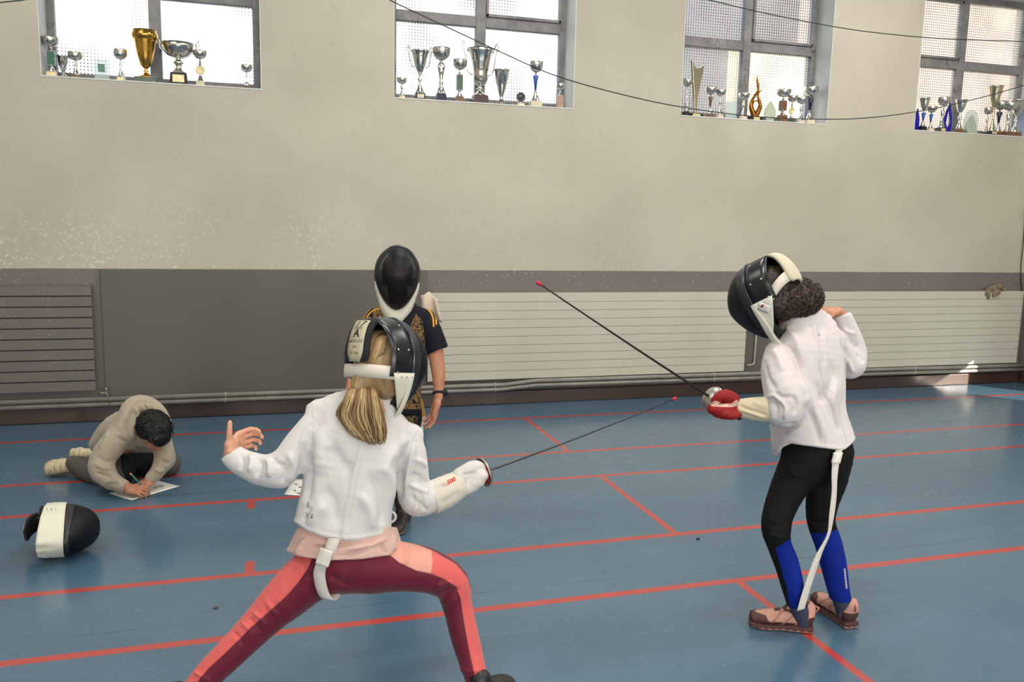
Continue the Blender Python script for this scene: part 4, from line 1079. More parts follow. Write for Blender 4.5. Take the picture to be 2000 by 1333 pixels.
def shoe_simple(parent, ankle, fdir, L, mat, sole=None):
    f = _n(fdir); r = np.cross(f, [0, 0, 1.]); a = np.array([ankle[0], ankle[1], 0.]); heel = a-f*.045
    s = Sdf(.0045, .02)
    s.loft([(heel+f*.02+[0, 0, .034], .030, .030), (heel+f*L*.42+[0, 0, .036], .034, .032), (heel+f*L*.72+[0, 0, .028], .041, .024), (heel+f*(L-.03)+[0, 0, .022], .034, .018)], r, k=0)
    s.tube([a+[0, 0, .04], a+[0, 0, .085]], [.036, .036], k=.03)
    s.plane([0, 0, .012], (0, 0, -1.), .003)
    o = sculpt('shoe', s, mat, parent, 3)
    z = Sdf(.0045, .004); z.loft([(heel+f*.02+[0, 0, .010], .034, .012), (heel+f*L*.45+[0, 0, .010], .035, .012), (heel+f*L*.74+[0, 0, .010], .045, .012), (heel+f*(L-.028)+[0, 0, .010], .037, .012)], r, k=0, n=2.6)
    z.plane([0, 0, .0015], (0, 0, -1.), .001)
    sculpt('sole', z, sole or simple('dark_rubber_sole', (40, 38, 38), .7), o, 2)
    return o
lunger = lunging_fencer()
# ================================================================== FOILS
M_STEEL = simple('dull_blade_steel', (84, 82, 86), .35, .75)
M_STEELB = simple('dark_blade_steel', (58, 44, 44), .45, .6)
M_GUARD = simple('brushed_guard_alloy', (186, 184, 176), .3, .9, var=.05)
M_TIPRED = simple('red_rubber_tip', (206, 44, 66), .5)
M_GRIP = simple('black_grip', (20, 20, 24), .5)
def foil(guard, tip, label, blade_mat, gr=.045, sag=.012, handle=.13, pad=None):
    g0, t0 = Vector(guard), Vector(tip); d = (t0-g0).normalized(); L = (t0-g0).length
    e = empty('foil', g0, label, 'foil'); T_ = lambda v: Vector(v)-g0
    up = Vector((0, 0, 1)); up = (up-d*up.dot(d)).normalized(); sd_ = d.cross(up)
    pts = [T_(g0+d*L*s_-up*sag*math.sin(math.pi*s_)) for s_ in np.linspace(0, .985, 22)]
    B().tube(pts, list(np.linspace(.0048, .0024, 22)), 8).obj('blade', blade_mat, e)
    B().ball(T_(t0), (.0075, .0075, .0075), 12).tube([T_(t0-d*.014), T_(t0)], .0055, 10).obj('tip_button', M_TIPRED, e)
    q = d.to_track_quat('Z', 'Y').to_matrix().to_4x4()
    b = B(); prof = [(gr, -.012), (gr*1.0, -.0105), (gr*.93, -.005), (gr*.75, .001), (gr*.5, .0055), (gr*.3, .0075), (.010, .0082), (.0055, .012)]
    b.grid([[(r*math.cos(a), r*math.sin(a), z) for a in np.linspace(0, 2*math.pi, 41)] for r, z in prof]); bmesh.ops.remove_doubles(b.bm, verts=b.bm.verts, dist=1e-5)
    gd = b.obj('guard', M_GUARD, e, solid=.0022, mw=q)
    B().tube([(gr*math.cos(a), gr*math.sin(a), -.012) for a in np.linspace(0, 2*math.pi, 33)[:-1]], .002, 6, closed=True).obj('guard_rim', M_GUARD, gd)
    B().lathe([(.001, -.016), (gr*.8, -.016), (gr*.82, -.012), (gr*.7, -.004), (.001, .002)], 28).obj('guard_pad', pad or M_REDLIN, gd)
    b = B(); r_ = gr*.62
    b.tube([(r_+.0075*math.cos(a), .0075*math.sin(a), .0045-.25*.0075*math.cos(a)) for a in np.linspace(0, 2*math.pi, 17)[:-1]], .0009, 6, closed=True); b.obj('guard_ring', M_STEELB, gd, mw=Matrix.Rotation(0, 4, 'Z'))
    B().tube([T_(g0-d*.012), T_(g0-d*.03), T_(g0-d*handle*.6-up*.003), T_(g0-d*handle-up*.004)], [.009, .0125, .0115, .010], 12).obj('grip', M_GRIP, e)
    B().tube([T_(g0-d*handle-up*.004), T_(g0-d*(handle+.028)-up*.004)], [.0115, .0105], 12).ball(T_(g0-d*(handle+.028)-up*.004), .0105, 12).obj('pommel', M_GRIP, e)
    return e
foil(P(950, 921, 2.82), P(1319, 779, 3.22), 'foil with thin bright blade held by the fencer in burgundy leggings', M_STEEL, .049, .006, .075)
foil(P(1387, 776, 3.07), P(1051, 553, 2.70), 'foil with dark blade raised across the cream radiator by the red-gloved hand', M_STEELB, .046, .002, .138)
# ================================================================== FENCER IN BLACK LEGGINGS (right, seen from behind)
def curly_hair(center, radii, Fr, mat, parent, seed, n=130, amp=.010, loops=True, cut=None):
    c = np.asarray(center, float); s = Sdf(.0045, .02); s.ell(c, radii, Fr, k=0)
    if cut is not None: cut(s)
    o = sculpt('hair', s, mat, parent, 2, lambda V, N: amp*(perlin(V*38, seed)+.7*perlin(V*80, seed+1)+.35*perlin(V*150, seed+6)), {'tone': lambda V, N: .5+.5*perlin(V*60, seed+2)})
    rng = random.Random(seed); b = B()
    for i in range(n):
        z = rng.uniform(-1, 1); a = rng.uniform(0, 2*math.pi); r = math.sqrt(1-z*z); dv = np.array([r*math.cos(a), r*math.sin(a), z]); p = c+Fr@(dv*np.array(radii)*.96)
        if cut is not None and cut(None, p): continue
        nn = _n(Fr@dv); t1 = _n(np.cross(nn, [rng.uniform(-1, 1), rng.uniform(-1, 1), rng.uniform(-1, 1)])); t2 = np.cross(nn, t1); R_ = rng.uniform(.005, .011); ln = rng.uniform(.008, .024); pts = []
        for j in range(13):
            u = j/12; ang = u*rng.choice((5.5, 7.5)); pts.append(p+nn*(R_*.6*math.sin(ang)+.004)+t1*(R_*math.cos(ang))+t2*ln*(u-.5)-np.array([0, 0, .01*u]))
        b.tube([Vector(q) for q in pts], [.0013*math.sin(math.pi*min(1, .12+j/13)) + .0003 for j in range(13)], 5)
    cu_ = world_obj(b, 'curls', mat, o); at_ = cu_.data.attributes.new('tone', 'FLOAT', 'POINT'); nv = len(cu_.data.vertices)
    at_.data.foreach_set('value', np.repeat(np.random.RandomState(seed).uniform(.15, 1., nv//65+1), 65)[:nv].astype(np.float32))
    return o
def hair_mat(name, a, b_, rough=.4):
    g = G(name); co = g.co(); v = g.attr('tone')
    return g.fin(g.mix(g.ramp(g.math('ADD', v, g.math('MULTIPLY', g.math('SUBTRACT', g.noise(150, co, 2), .5), .8)), 0, 1), lin(a), lin(b_)), rough, 0, g.bump(g.noise(220, co, 2), .5, .003), .45)
def trail_shoe(parent, heel, toe, upper_c, dark_c, sole_c, L=None):
    """low trail shoe between two ground points"""
    heel = np.array([heel[0], heel[1], 0.]); toe = np.array([toe[0], toe[1], 0.]); f = _n(toe-heel); L = L or np.linalg.norm(toe-heel); r = np.cross(f, [0, 0, 1.]); W = lambda x, y, z: heel+f*(x*L)+r*y+np.array([0, 0, z])
    s = Sdf(.0038, .02)
    s.loft([(W(.13, 0, .052), .031, .036), (W(.32, 0, .052), .033, .038), (W(.52, 0, .046), .036, .030), (W(.72, 0, .038), .042, .024), (W(.89, 0, .034), .034, .021)], r, k=0)
    s.tube([W(.17, 0, .065), W(.15, 0, .088)], [.034, .032], k=.02); s.tube([W(.30, 0, .075), W(.36, 0, .090)], [.024, .020], k=.02)
    s.ell(W(.21, 0, .108), (.023, .023, .030), k=.006, op='s')
    s.plane([0, 0, .020], (0, 0, -1.), .003)
    g = G('trail_shoe_upper'); co = g.co()
    cc = g.mix(g.ramp(g.noise(26, co, 3), .4, .6), lin(upper_c), tuple(min(1, v*1.15) for v in lin(upper_c)[:3])+(1,))
    dk = g.attr('overlay'); cc = g.mix(g.math('GREATER_THAN', dk, 0), cc, lin(dark_c))
    st = g.attr('stripe'); cc = g.mix(g.math('GREATER_THAN', st, 0), cc, tuple(min(1, v*.7) for v in lin(upper_c)[:3])+(1,))
    m = g.fin(cc, .6, 0, g.bump(g.noise(200, co, 2), .3, .002), .4)
    def loc(V): q = V-heel; return (q@f)/L, q@r, q[:, 2]
    def ov(V, N):
        x, y, z = loc(V); toecap = np.minimum(np.minimum(x-.66-(z-.03)*2.2, .94-x)*.3, .056-z); rand_ = np.minimum((x-.26)*.3, .037-z); heelc = np.minimum((.15-x-(z-.05)*1.2)*.3, .066-z)
        lace = np.minimum(np.minimum(.014-np.abs(y), (x-.42)*.3), np.minimum((.60-x)*.3, z-.058))
        side = np.minimum(np.minimum(.0035-np.abs(z-.046-.035*np.sin((x-.25)*9)), .02), (x-.2)*.3)
        side = np.minimum(side, (.62-x)*.3); return np.maximum(np.maximum(np.maximum(toecap, rand_), np.maximum(heelc, lace)), side)
    def stp(V, N):
        x, y, z = loc(V); k = (x*L*1.0+z*.9)*52; return np.minimum(np.minimum(np.sin(k*2.6)-.72, (x-.22)*20), np.minimum((.64-x)*20, (.08-z)*60))
    o = sculpt('shoe', s, m, parent, 2, None, {'overlay': ov, 'stripe': stp})
    z_ = Sdf(.0038, .004); z_.loft([(W(.08, 0, .014), .033, .016), (W(.3, 0, .014), .034, .016), (W(.5, 0, .013), .036, .014), (W(.74, 0, .012), .046, .014), (W(.91, 0, .015), .036, .013)], r, k=0, n=2.8)
    z_.plane([0, 0, .0015], (0, 0, -1.), .001)
    g = G('two_tone_sole'); zz = g.xyz(g.pos())[2]; wv = g.math('MULTIPLY', g.math('SINE', g.math('MULTIPLY', g.xyz(g.pos())[0], 260)), .002)
    sm_ = g.fin(g.mix(g.math('GREATER_THAN', g.math('ADD', zz, wv), .0095), lin(sole_c), lin(dark_c)), .7)
    sculpt('sole', z_, sm_, o, 1)
    b = B()
    for i in range(5):
        x = .40+.05*i; zt = .083-.0065*i
        b.tube([Vector(W(x, -.020, zt-.006)), Vector(W(x+.02, 0, zt+.001)), Vector(W(x+.01, .020, zt-.006))], .0022, 6)
        b.tube([Vector(W(x+.02, -.020, zt-.008)), Vector(W(x, 0, zt)), Vector(W(x+.03, .020, zt-.008))], .0022, 6)
    world_obj(b, 'laces', simple('dark_red_laces', (86, 40, 44), .7), o)
    b = B(); b.tube([Vector(W(.02, 0, .075)), Vector(W(-.015, 0, .095)), Vector(W(.04, 0, .100))], .004, 6); world_obj(b, 'heel_loop', simple('peach_loop', upper_c, .7), o)
    return o
def upright_fencer():
    T0 = 3.12; mpp = T0/F_PX
    hf = _n(-CR*.62+CF*.68-CU*.39); hr = _n(CR*.73+CF*.68+CU*.02); Fh = frame(hr, hf); hc = P(1500, 581, 3.10)
    u = _n(CR*.86+CF*.45+CU*.14); ub = _n(CR*.88+CF*.42+CU*.02)
    s = Sdf(.0038, .02); head(s, hc, Fh, .93)
    s.tube(*Ls([(1522, 592, 3.13, 23), (1540, 615, 3.13, 24), (1562, 650, 3.14, 26)]), k=.03)
    s.loft([(P(1568, 662, 3.13), .075, .045, u), (P(1578, 705, 3.14), .10, .07, u), (P(1576, 770, 3.14), .12, .08, u), (P(1578, 830, 3.14), .11, .08, ub), (P(1595, 880, 3.14), .11, .085, ub)], u, k=.03)
    s.tube(*Ls([(1530, 705, 3.07, 15), (1530, 750, 3.02, 19), (1544, 790, 3.00, 18)])); s.tube(*Ls([(1548, 790, 3.0, 18), (1505, 800, 3.02, 16), (1448, 798, 3.05, 13)]))
    s.tube(*Ls([(1630, 680, 3.2, 14), (1650, 702, 3.22, 13), (1663, 711, 3.232, 13)])); s.tube(*Ls([(1663, 711, 3.232, 13), (1666, 688, 3.25, 12.5), (1656, 650, 3.235, 12), (1643, 617, 3.22, 11)]))
    s.tube(*Ls([(1585, 895, 3.135, 38), (1562, 918, 3.12, 32), (1542, 950, 3.11, 27), (1521, 1000, 3.09, 22), (1516, 1033, 3.08, 20), (1522, 1064, 3.10, 17), (1537, 1104, 3.12, 17), (1549, 1150, 3.13, 15), (1566, 1210, 3.17, 12)]), k=.02)
    s.tube(*Ls([(1618, 895, 3.17, 34), (1617, 930, 3.17, 29), (1606, 980, 3.15, 23), (1604, 1020, 3.15, 19), (1618, 1062, 3.17, 18), (1628, 1104, 3.19, 17), (1637, 1148, 3.20, 15), (1648, 1194, 3.235, 12)]), k=.02)
    hand(s, P(1643, 617, 3.22), P(1622, 607, 3.21), -CR*.95-CU*.02-CF*.25, -CU*.9-CR*.1+CF*.2, -CF*.8-CU*.3, (.5, .5, .55, .6), .95, thumb=[-CR*.6-CF*.5-CU*.25, -CR*.8-CU*.5])
    body = sculpt('person', s, M_SKIN2, smooth=3)
    tag(body, 'person in black and blue leggings with dark curly hair behind the mask, raising a foil', 'person')
    # jacket
    J = Sdf(.0044, .028)
    J.loft([(P(1596, 888, 3.14), 80*mpp, .125, ub), (P(1588, 860, 3.14), 82*mpp, .122, ub), (P(1578, 815, 3.14), 76*mpp, .115, ub), (P(1572, 765, 3.14), 82*mpp, .115, ub),
            (P(1573, 715, 3.14), 84*mpp, .108, u), (P(1576, 680, 3.14), 82*mpp, .096, u), (P(1572, 655, 3.14), 74*mpp, .084, u), (P(1564, 637, 3.135), 56*mpp, .070, u)], u, k=0, n=2.3)
    J.loft([(P(1560, 645, 3.135), 44*mpp, .065, u), (P(1552, 625, 3.13), 32*mpp, .055, u)], u, k=.03)
    J.tube(*Ls([(1516, 690, 3.07, 22), (1518, 726, 3.04, 31), (1530, 765, 3.01, 38), (1541, 793, 3.00, 36), (1530, 803, 3.00, 33)]), k=.028)
    J.tube(*Ls([(1535, 802, 3.0, 32), (1515, 801, 3.015, 29), (1503, 800, 3.02, 25), (1494, 800, 3.025, 24)]), k=.012)
    J.tube(*Ls([(1630, 668, 3.20, 24), (1646, 695, 3.22, 26), (1660, 714, 3.23, 26)]), k=.018); J.tube(*Ls([(1664, 712, 3.235, 25), (1668, 688, 3.25, 23), (1657, 650, 3.235, 20), (1645, 620, 3.22, 18.5), (1638, 606, 3.21, 17)]), k=.012)
    J.plane(P(1496, 800, 3.02), -CR-CU*.05, .003)
    J.region(lambda X: np.where(np.linalg.norm(X-P(1641, 610, 3.21), axis=-1) < .062, (X-P(1644, 615, 3.215))@_n(CU*.93-CR*.30), -.2), .002)
    hx = [1500, 1515, 1528, 1545, 1580, 1620, 1640, 1650, 1662, 1672, 1690]; hy = [892, 892, 874, 866, 872, 878, 880, 879, 870, 858, 850]
    J.region(lambda X: np.where(px_of(X)[..., 1] > 845, (px_of(X)[..., 1]-np.interp(px_of(X)[..., 0], hx, hy))*mpp, -.2), .003)
    zp = [(1590, 622), (1600, 655), (1604, 700), (1605, 735), (1620, 785), (1638, 835), (1650, 872)]
    fl = [(zp, 3.5, -.003), ([(1586, 625), (1594, 660), (1598, 730)], 5, .003), ([(1608, 640), (1612, 690), (1612, 740)], 6, .003),
          ([(1530, 640), (1555, 665), (1568, 720)], 9, .005), ([(1500, 655), (1530, 668), (1556, 700), (1562, 740)], 6, -.004), ([(1505, 680), (1520, 700), (1528, 730)], 8, .005), ([(1490, 700), (1500, 740), (1520, 765)], 7, -.004),
          ([(1560, 735), (1575, 770), (1600, 830), (1612, 870)], 9, .006), ([(1590, 740), (1620, 800), (1645, 850)], 8, -.005), ([(1573, 790), (1592, 830), (1602, 872)], 7, -.005), ([(1620, 700), (1630, 740), (1612, 775), (1600, 790)], 9, -.006), ([(1635, 730), (1625, 790), (1640, 840)], 8, .005),
          ([(1648, 760), (1645, 810), (1660, 850)], 6, -.003), ([(1515, 765), (1525, 775), (1550, 775)], 4, -.006), ([(1500, 778), (1512, 772), (1530, 788)], 4, .005), ([(1510, 785), (1518, 800), (1512, 820)], 4, -.004), ([(1525, 780), (1535, 800), (1530, 822)], 5, .005), ([(1545, 770), (1556, 790), (1548, 812)], 5, -.005), ([(1560, 745), (1572, 770), (1570, 795)], 5, .005),
          ([(1530, 850), (1560, 840), (1575, 820)], 6, .003), ([(1505, 835), (1530, 833), (1560, 828)], 4, -.005),
          ([(1652, 660), (1665, 672), (1678, 678)], 5, -.005), ([(1645, 640), (1660, 650), (1672, 652)], 4, .004), ([(1672, 690), (1682, 700), (1688, 710)], 4, -.004), ([(1648, 690), (1660, 715), (1668, 730)], 5, .005), ([(1640, 665), (1655, 700), (1650, 735)], 4, -.005)]
    mj = fabric('white_fencing_twill_pink_cast', (216, 208, 209), .72, seam='seam', bump=.2)
    sm = [zp, [(1505, 668), (1535, 672), (1556, 700), (1568, 740), (1570, 770)], [(1568, 745), (1600, 820), (1614, 876)], [(1640, 655), (1648, 700), (1650, 745)], [(1612, 745), (1640, 800), (1654, 868)]]
    hemp = lambda V: .0018*np.exp(-(np.abs(px_of(V)[:, 1]-(np.interp(px_of(V)[:, 0], hx, hy)-4))/2.6)**2)*(px_of(V)[:, 1] > 850)
    jk = sculpt('fencing_jacket', J, mj, body, 3, lambda V, N: folds(V, N, fl)+cloth(V, 41, .0035, 8)+hemp(V), {'seam': seams(sm, mpp)})
    world_obj(B().tube([Vector(P(1600, 650, 3.015)), Vector(P(1600, 656, 3.015))], .003, 6), 'zip_pull', M_RIVET, jk)
    b = B(); q = [P(1502, 836, 3.09), P(1507, 842, 3.08), P(1513, 858, 3.07), P(1509, 858, 3.09)]
    # strap
    st = catmull([P(1639, 878, 3.03), P(1633, 900, 3.02), P(1630, 930, 3.02), P(1629, 965, 3.03), P(1624, 1010, 3.04), P(1618, 1045, 3.05), P(1600, 1082, 3.06), P(1586, 1120, 3.07), P(1573, 1160, 3.08), P(1564, 1192, 3.09)], 5)
    n_ = len(st); rows = []
    for i, q in enumerate(st):
        v = i/(n_-1); tw = .2+1.0*math.sin(v*math.pi*1.6)*(v < .62)+.15; w = .0145*(1-.55*math.exp(-((v-.55)/.12)**2)-.25*math.exp(-((v-.3)/.1)**2)); ax = _n(CR*1.0+CU*.25+CF*.2*tw); rows.append([q-ax*w, q, q+ax*w])
    ms = fabric('white_webbing', (228, 222, 214), .8, bump=.3)
    strap = world_obj(B().grid(rows), 'crotch_strap', ms, jk, solid=.002)
    q0, q1 = P(1637, 884, 3.015), P(1632, 905, 3.01); w = CR
    world_obj(B().grid([[q0+(q1-q0)*a-w*.016, q0+(q1-q0)*a-w*.013-CF*.006, q0+(q1-q0)*a+w*.013-CF*.006, q0+(q1-q0)*a+w*.016] for a in np.linspace(0, 1, 6)]), 'buckle', simple('white_clip', (232, 228, 220), .35), strap, solid=.003)
    # leggings
    g = G('black_blue_leggings'); co = g.co()
    base = g.mix(g.noise(30, co, 3), lin((14, 13, 13)), lin((20, 18, 18))); bl = g.mix(g.noise(20, co, 3), lin((10, 34, 132)), lin((16, 44, 150)))
    ml = g.fin(g.mix(g.math('GREATER_THAN', g.attr('shin'), 0), base, bl), .75, 0, g.bump(g.noise(80, co, 3), .25, .002), .2)
    Lg = Sdf(.0042, .03)
    Lg.loft([(P(1595, 855, 3.14), 66*mpp, .095, ub), (P(1600, 890, 3.15), 64*mpp, .11, ub), (P(1602, 915, 3.15), 46*mpp, .10, ub)], ub, k=0)
    Lg.tube(*Ls([(1582, 885, 3.13, 50), (1562, 918, 3.12, 42), (1542, 950, 3.11, 35), (1521, 1000, 3.09, 29.5), (1516, 1033, 3.08, 28), (1522, 1064, 3.10, 23.5), (1537, 1104, 3.12, 23.5), (1549, 1150, 3.13, 21), (1560, 1194, 3.155, 18)]), k=.03)
    Lg.tube(*Ls([(1618, 885, 3.17, 44), (1617, 930, 3.17, 38), (1606, 980, 3.15, 31), (1604, 1020, 3.15, 26.5), (1618, 1062, 3.17, 26), (1628, 1104, 3.19, 24.5), (1637, 1148, 3.20, 21), (1643, 1174, 3.215, 19.5)]), k=.03)
    Lg.plane([0, 0, .108], (0, 0, -1.), .002)
    shin = [[(1514, 1072), (1530, 1062), (1548, 1050), (1575, 1030), (1575, 1210), (1545, 1210), (1537, 1150), (1524, 1105)], [(1583, 1042), (1610, 1040), (1645, 1034), (1680, 1030), (1680, 1200), (1600, 1200), (1592, 1100)]]
    fl = [([(1500, 1040), (1520, 1050), (1540, 1046)], 5, .003), ([(1495, 1020), (1520, 1028), (1542, 1018)], 5, -.002), ([(1582, 1015), (1600, 1022), (1625, 1012)], 5, -.003), ([(1585, 1035), (1610, 1038), (1630, 1030)], 5, .003), ([(1530, 905), (1560, 930), (1600, 900)], 8, .003)]
    lg = sculpt('leggings', Lg, ml, body, 3, lambda V, N: folds(V, N, fl)+cloth(V, 52, .0012, 14), {'shin': lambda V, N: np.maximum(poly_sd(px_of(V), shin[0]), poly_sd(px_of(V), shin[1]))})
    trl = surf_cast(lg)
    b = B()
    for i in range(7): q = P(1649.5+i*.6, 1114+i*5.6, 3.104); b.box(q-np.array([.0018, .0035, .0042]), q+np.array([.0018, .0035, .0042]))
    world_obj(b, 'shin_print', simple('silver_print', (205, 205, 210), .4), lg)
    # socks
    msk = simple('slate_blue_sock', (58, 66, 88), .9)
    k_ = Sdf(.004, .01); k_.tube(*Ls([(1559, 1184, 3.15, 17.5), (1568, 1212, 3.175, 16)]), k=0); sculpt('sock', k_, msk, body, 2)
    k_ = Sdf(.004, .01); k_.tube(*Ls([(1643, 1166, 3.21, 18), (1651, 1200, 3.24, 16)]), k=0); sculpt('sock', k_, msk, body, 2)
    trail_shoe(body, PZ(1600, 1243)+CF*.035, PZ(1458, 1226)+CF*.03, (196, 146, 130), (78, 48, 46), (206, 152, 130))
    trail_shoe(body, PZ(1678, 1238)+CF*.02+CR*-.01, PZ(1590, 1180)+CF*.02, (190, 140, 126), (78, 48, 46), (200, 146, 126))
    # glove: cream gauntlet, red hand
    Gv = Sdf(.0036, .012); Gv.loft([(P(1502, 800, 3.02), .046, .042), (P(1468, 799, 3.035), .041, .036), (P(1436, 797, 3.055), .030, .028)], CU, k=0, n=2.2)
    Gv.plane(P(1500, 800, 3.02), CR, .002); Gv.plane(P(1436, 797, 3.055), -CR, .003)
    gv = sculpt('glove_gauntlet', Gv, fabric('cream_leather_cuff', (214, 200, 172), .65, bump=.12), body, 3, lambda V, N: folds(V, N, [([(1438, 790), (1460, 800), (1480, 806), (1500, 812)], 3, -.004), ([(1440, 800), (1465, 806), (1498, 818)], 4, .003), ([(1470, 785), (1485, 792), (1500, 795)], 5, .002)]))
    H_ = Sdf(.0034, .008)
    H_.loft([(P(1441, 797, 3.055), .028, .024), (P(1424, 793, 3.06), .037, .026), (P(1408, 790, 3.065), .035, .024)], CU*.9+CR*.3, k=0)
    H_.tube(*Ls([(1434, 780, 3.045, 11), (1418, 773, 3.035, 12), (1404, 776, 3.035, 10), (1396, 784, 3.04, 8)]), k=.010)     # thumb
    for i, (x, y) in enumerate(((1400, 800), (1409, 807), (1419, 811), (1429, 812))):
        r = 10.5-.7*i; H_.tube(*Ls([(x+22, y-14, 3.085, r+1), (x, y-6, 3.075, r+1), (x-9, y-1, 3.05, r), (x+3, y+1, 3.03, r-.5), (x+16, y-4, 3.03, r-1.5)]), k=.005)
    gr_ = G('red_glove_leather'); co = gr_.co(); pf = gr_.attr('palm'); cc = gr_.mix(gr_.math('GREATER_THAN', pf, 0), gr_.mix(gr_.noise(20, co), lin((140, 22, 26)), lin((158, 30, 32))), lin((222, 184, 168)))
    mr = gr_.fin(cc, .6, 0, gr_.bump(gr_.noise(300, co, 2), .25, .002), .35)
    band_ = [(1386, 788), (1398, 783), (1412, 789), (1428, 789), (1440, 780), (1442, 793), (1428, 796), (1404, 795), (1390, 794)]
    sculpt('glove', H_, mr, body, 2, lambda V, N: cloth(V, 61, .0015, 20), {'palm': lambda V, N: poly_sd(px_of(V), band_)})
    # hair and mask
    hm = hair_mat('dark_brown_curly_hair', (18, 13, 12), (78, 56, 46), .45)
    X_, Y_, Z_ = Fh[:, 0], Fh[:, 1], Fh[:, 2]
    hc2 = P(1556, 582, 3.11)
    capS = Sdf(.0045, .01); capS.ell(hc+(Y_*-.012+Z_*.034)*.93, (.080, .094, .084), Fh, k=0); capS.ell(hc+(Y_*-.035+Z_*-.03)*.93, (.080, .065, .075), Fh, k=.03); capS.region(lambda X: (X-(hc+Y_*.025))@Y_, .004)
    cap = sculpt('hair', capS, hm, body, 2, lambda V, N: .003*perlin(V*50, 3), {'tone': lambda V, N: .3+.3*perlin(V*60, 4)})
    h2 = curly_hair(hc2, (.084, .080, .074), np.stack([CR, CF, CU], 1), hm, body, 21, 900, .009)
    curly_hair(P(1585, 580, 3.12), (.038, .05, .05), np.stack([CR, CF, CU], 1), hm, body, 25, 260, .008)
    curly_hair(P(1530, 588, 3.05), (.060, .05, .062), np.stack([CR, CF, CU], 1), hm, body, 27, 420, .008)
    mk = make_mask(hc, Fh, body, 'cloth', .90, ez=.035, bib_len=.3)
    # manufacturer label on the bib wing
    near = [c for c in mk.children if c.name.startswith('bib_wing')]
    tgt = near[0]; trw = surf_cast(tgt)
    c_ = P(1491, 602, 2.95)
    lu, lr = _n(CU*.94+CR*.25), _n(CR*.92-CU*.36); rows = []
    for v in (-1, -.33, .33, 1):
        row = []
        for uu in (-1, -.33, .33, 1):
            q = Vector(c_+lr*.021*uu+lu*.015*v); vd = (q-Vector(CC)).normalized(); h_ = trw.ray_cast(q-vd*.05, vd); row.append((h_[0]-Vector(CF)*.0035) if h_[0] is not None else None)
        rows.append(row)
    vd = _n(c_-CC)
    if all(all(r is not None for r in row) for row in rows):
        lb = world_obj(B().grid(rows), 'maker_label', simple('white_woven_label', (226, 222, 220), .7), mk, solid=.001)
        tl_ = surf_cast(lb)
        drape_text('E', .014, c_-lr*.008+lu*.004, lr, lu, vd, simple('dark_red_print', (150, 40, 50), .6), mk, tl_, name='label_initial', bold=.0012, shear=.4, off=.002)
        drape_text('C E', .007, c_-lr*.010-lu*.009, lr, lu, vd, M_INK, mk, tl_, name='label_mark', off=.002)
        drape_text('350 N', .006, c_+lr*.009-lu*.008, lr, lu, vd, M_INK, mk, tl_, name='label_mark', off=.002)
    return body
upright = upright_fencer()
# ================================================================== TROPHIES ON THE WINDOW SILLS
M_SILV = simple('polished_silver', (214, 212, 206), .14, 1., var=.02)
M_SILVG = simple('warm_plated_silver', (206, 196, 170), .2, 1., var=.03)
M_GOLD = simple('polished_gold', (206, 158, 76), .2, 1., var=.04)
M_BRONZE = simple('bronze_gilt', (150, 98, 44), .25, 1., var=.08)
M_BLK = simple('black_marble', (30, 27, 28), .3, var=.1, scale=20)
M_BRN = simple('brown_marble', (112, 78, 58), .35, var=.12, scale=30)
M_CRM = simple('cream_marble', (208, 196, 172), .35, var=.06, scale=30)
M_PLQ = simple('pale_gilt_plaque', (222, 208, 160), .4, .3)
M_GRN = simple('green_enamel', (18, 92, 66), .25)
M_DGRN = simple('dark_green_marble', (62, 84, 68), .3, var=.15, scale=40)
M_BLU = simple('blue_enamel', (52, 88, 168), .25)
M_NAVY = simple('navy_enamel', (36, 42, 66), .3)
M_PURPLE = simple('cobalt_glass', (38, 28, 170), .1, spec=.8, Transmission_Weight=.35, IOR=1.3)
g = G('clear_trophy_glass'); g.fin(lin((196, 214, 212)), .08, 0, None, .6)
_t = g.new('ShaderNodeBsdfTransparent'); _m = g.new('ShaderNodeMixShader'); g.put(_m.inputs[0], .55); g.t.links.new(g.b.outputs[0], _m.inputs[1]); g.t.links.new(_t.outputs[0], _m.inputs[2]); g.t.links.new(_m.outputs[0], g.out.inputs[0])
M_CLEAR = g.m
g = G('frosted_green_glass'); g.fin(lin((176, 190, 172)), .3, 0, None, .5)
_t = g.new('ShaderNodeBsdfTransparent'); _m = g.new('ShaderNodeMixShader'); g.put(_m.inputs[0], .25); g.t.links.new(g.b.outputs[0], _m.inputs[1]); g.t.links.new(_t.outputs[0], _m.inputs[2]); g.t.links.new(_m.outputs[0], g.out.inputs[0])
M_FROST = g.m
SZ = SILL+.006
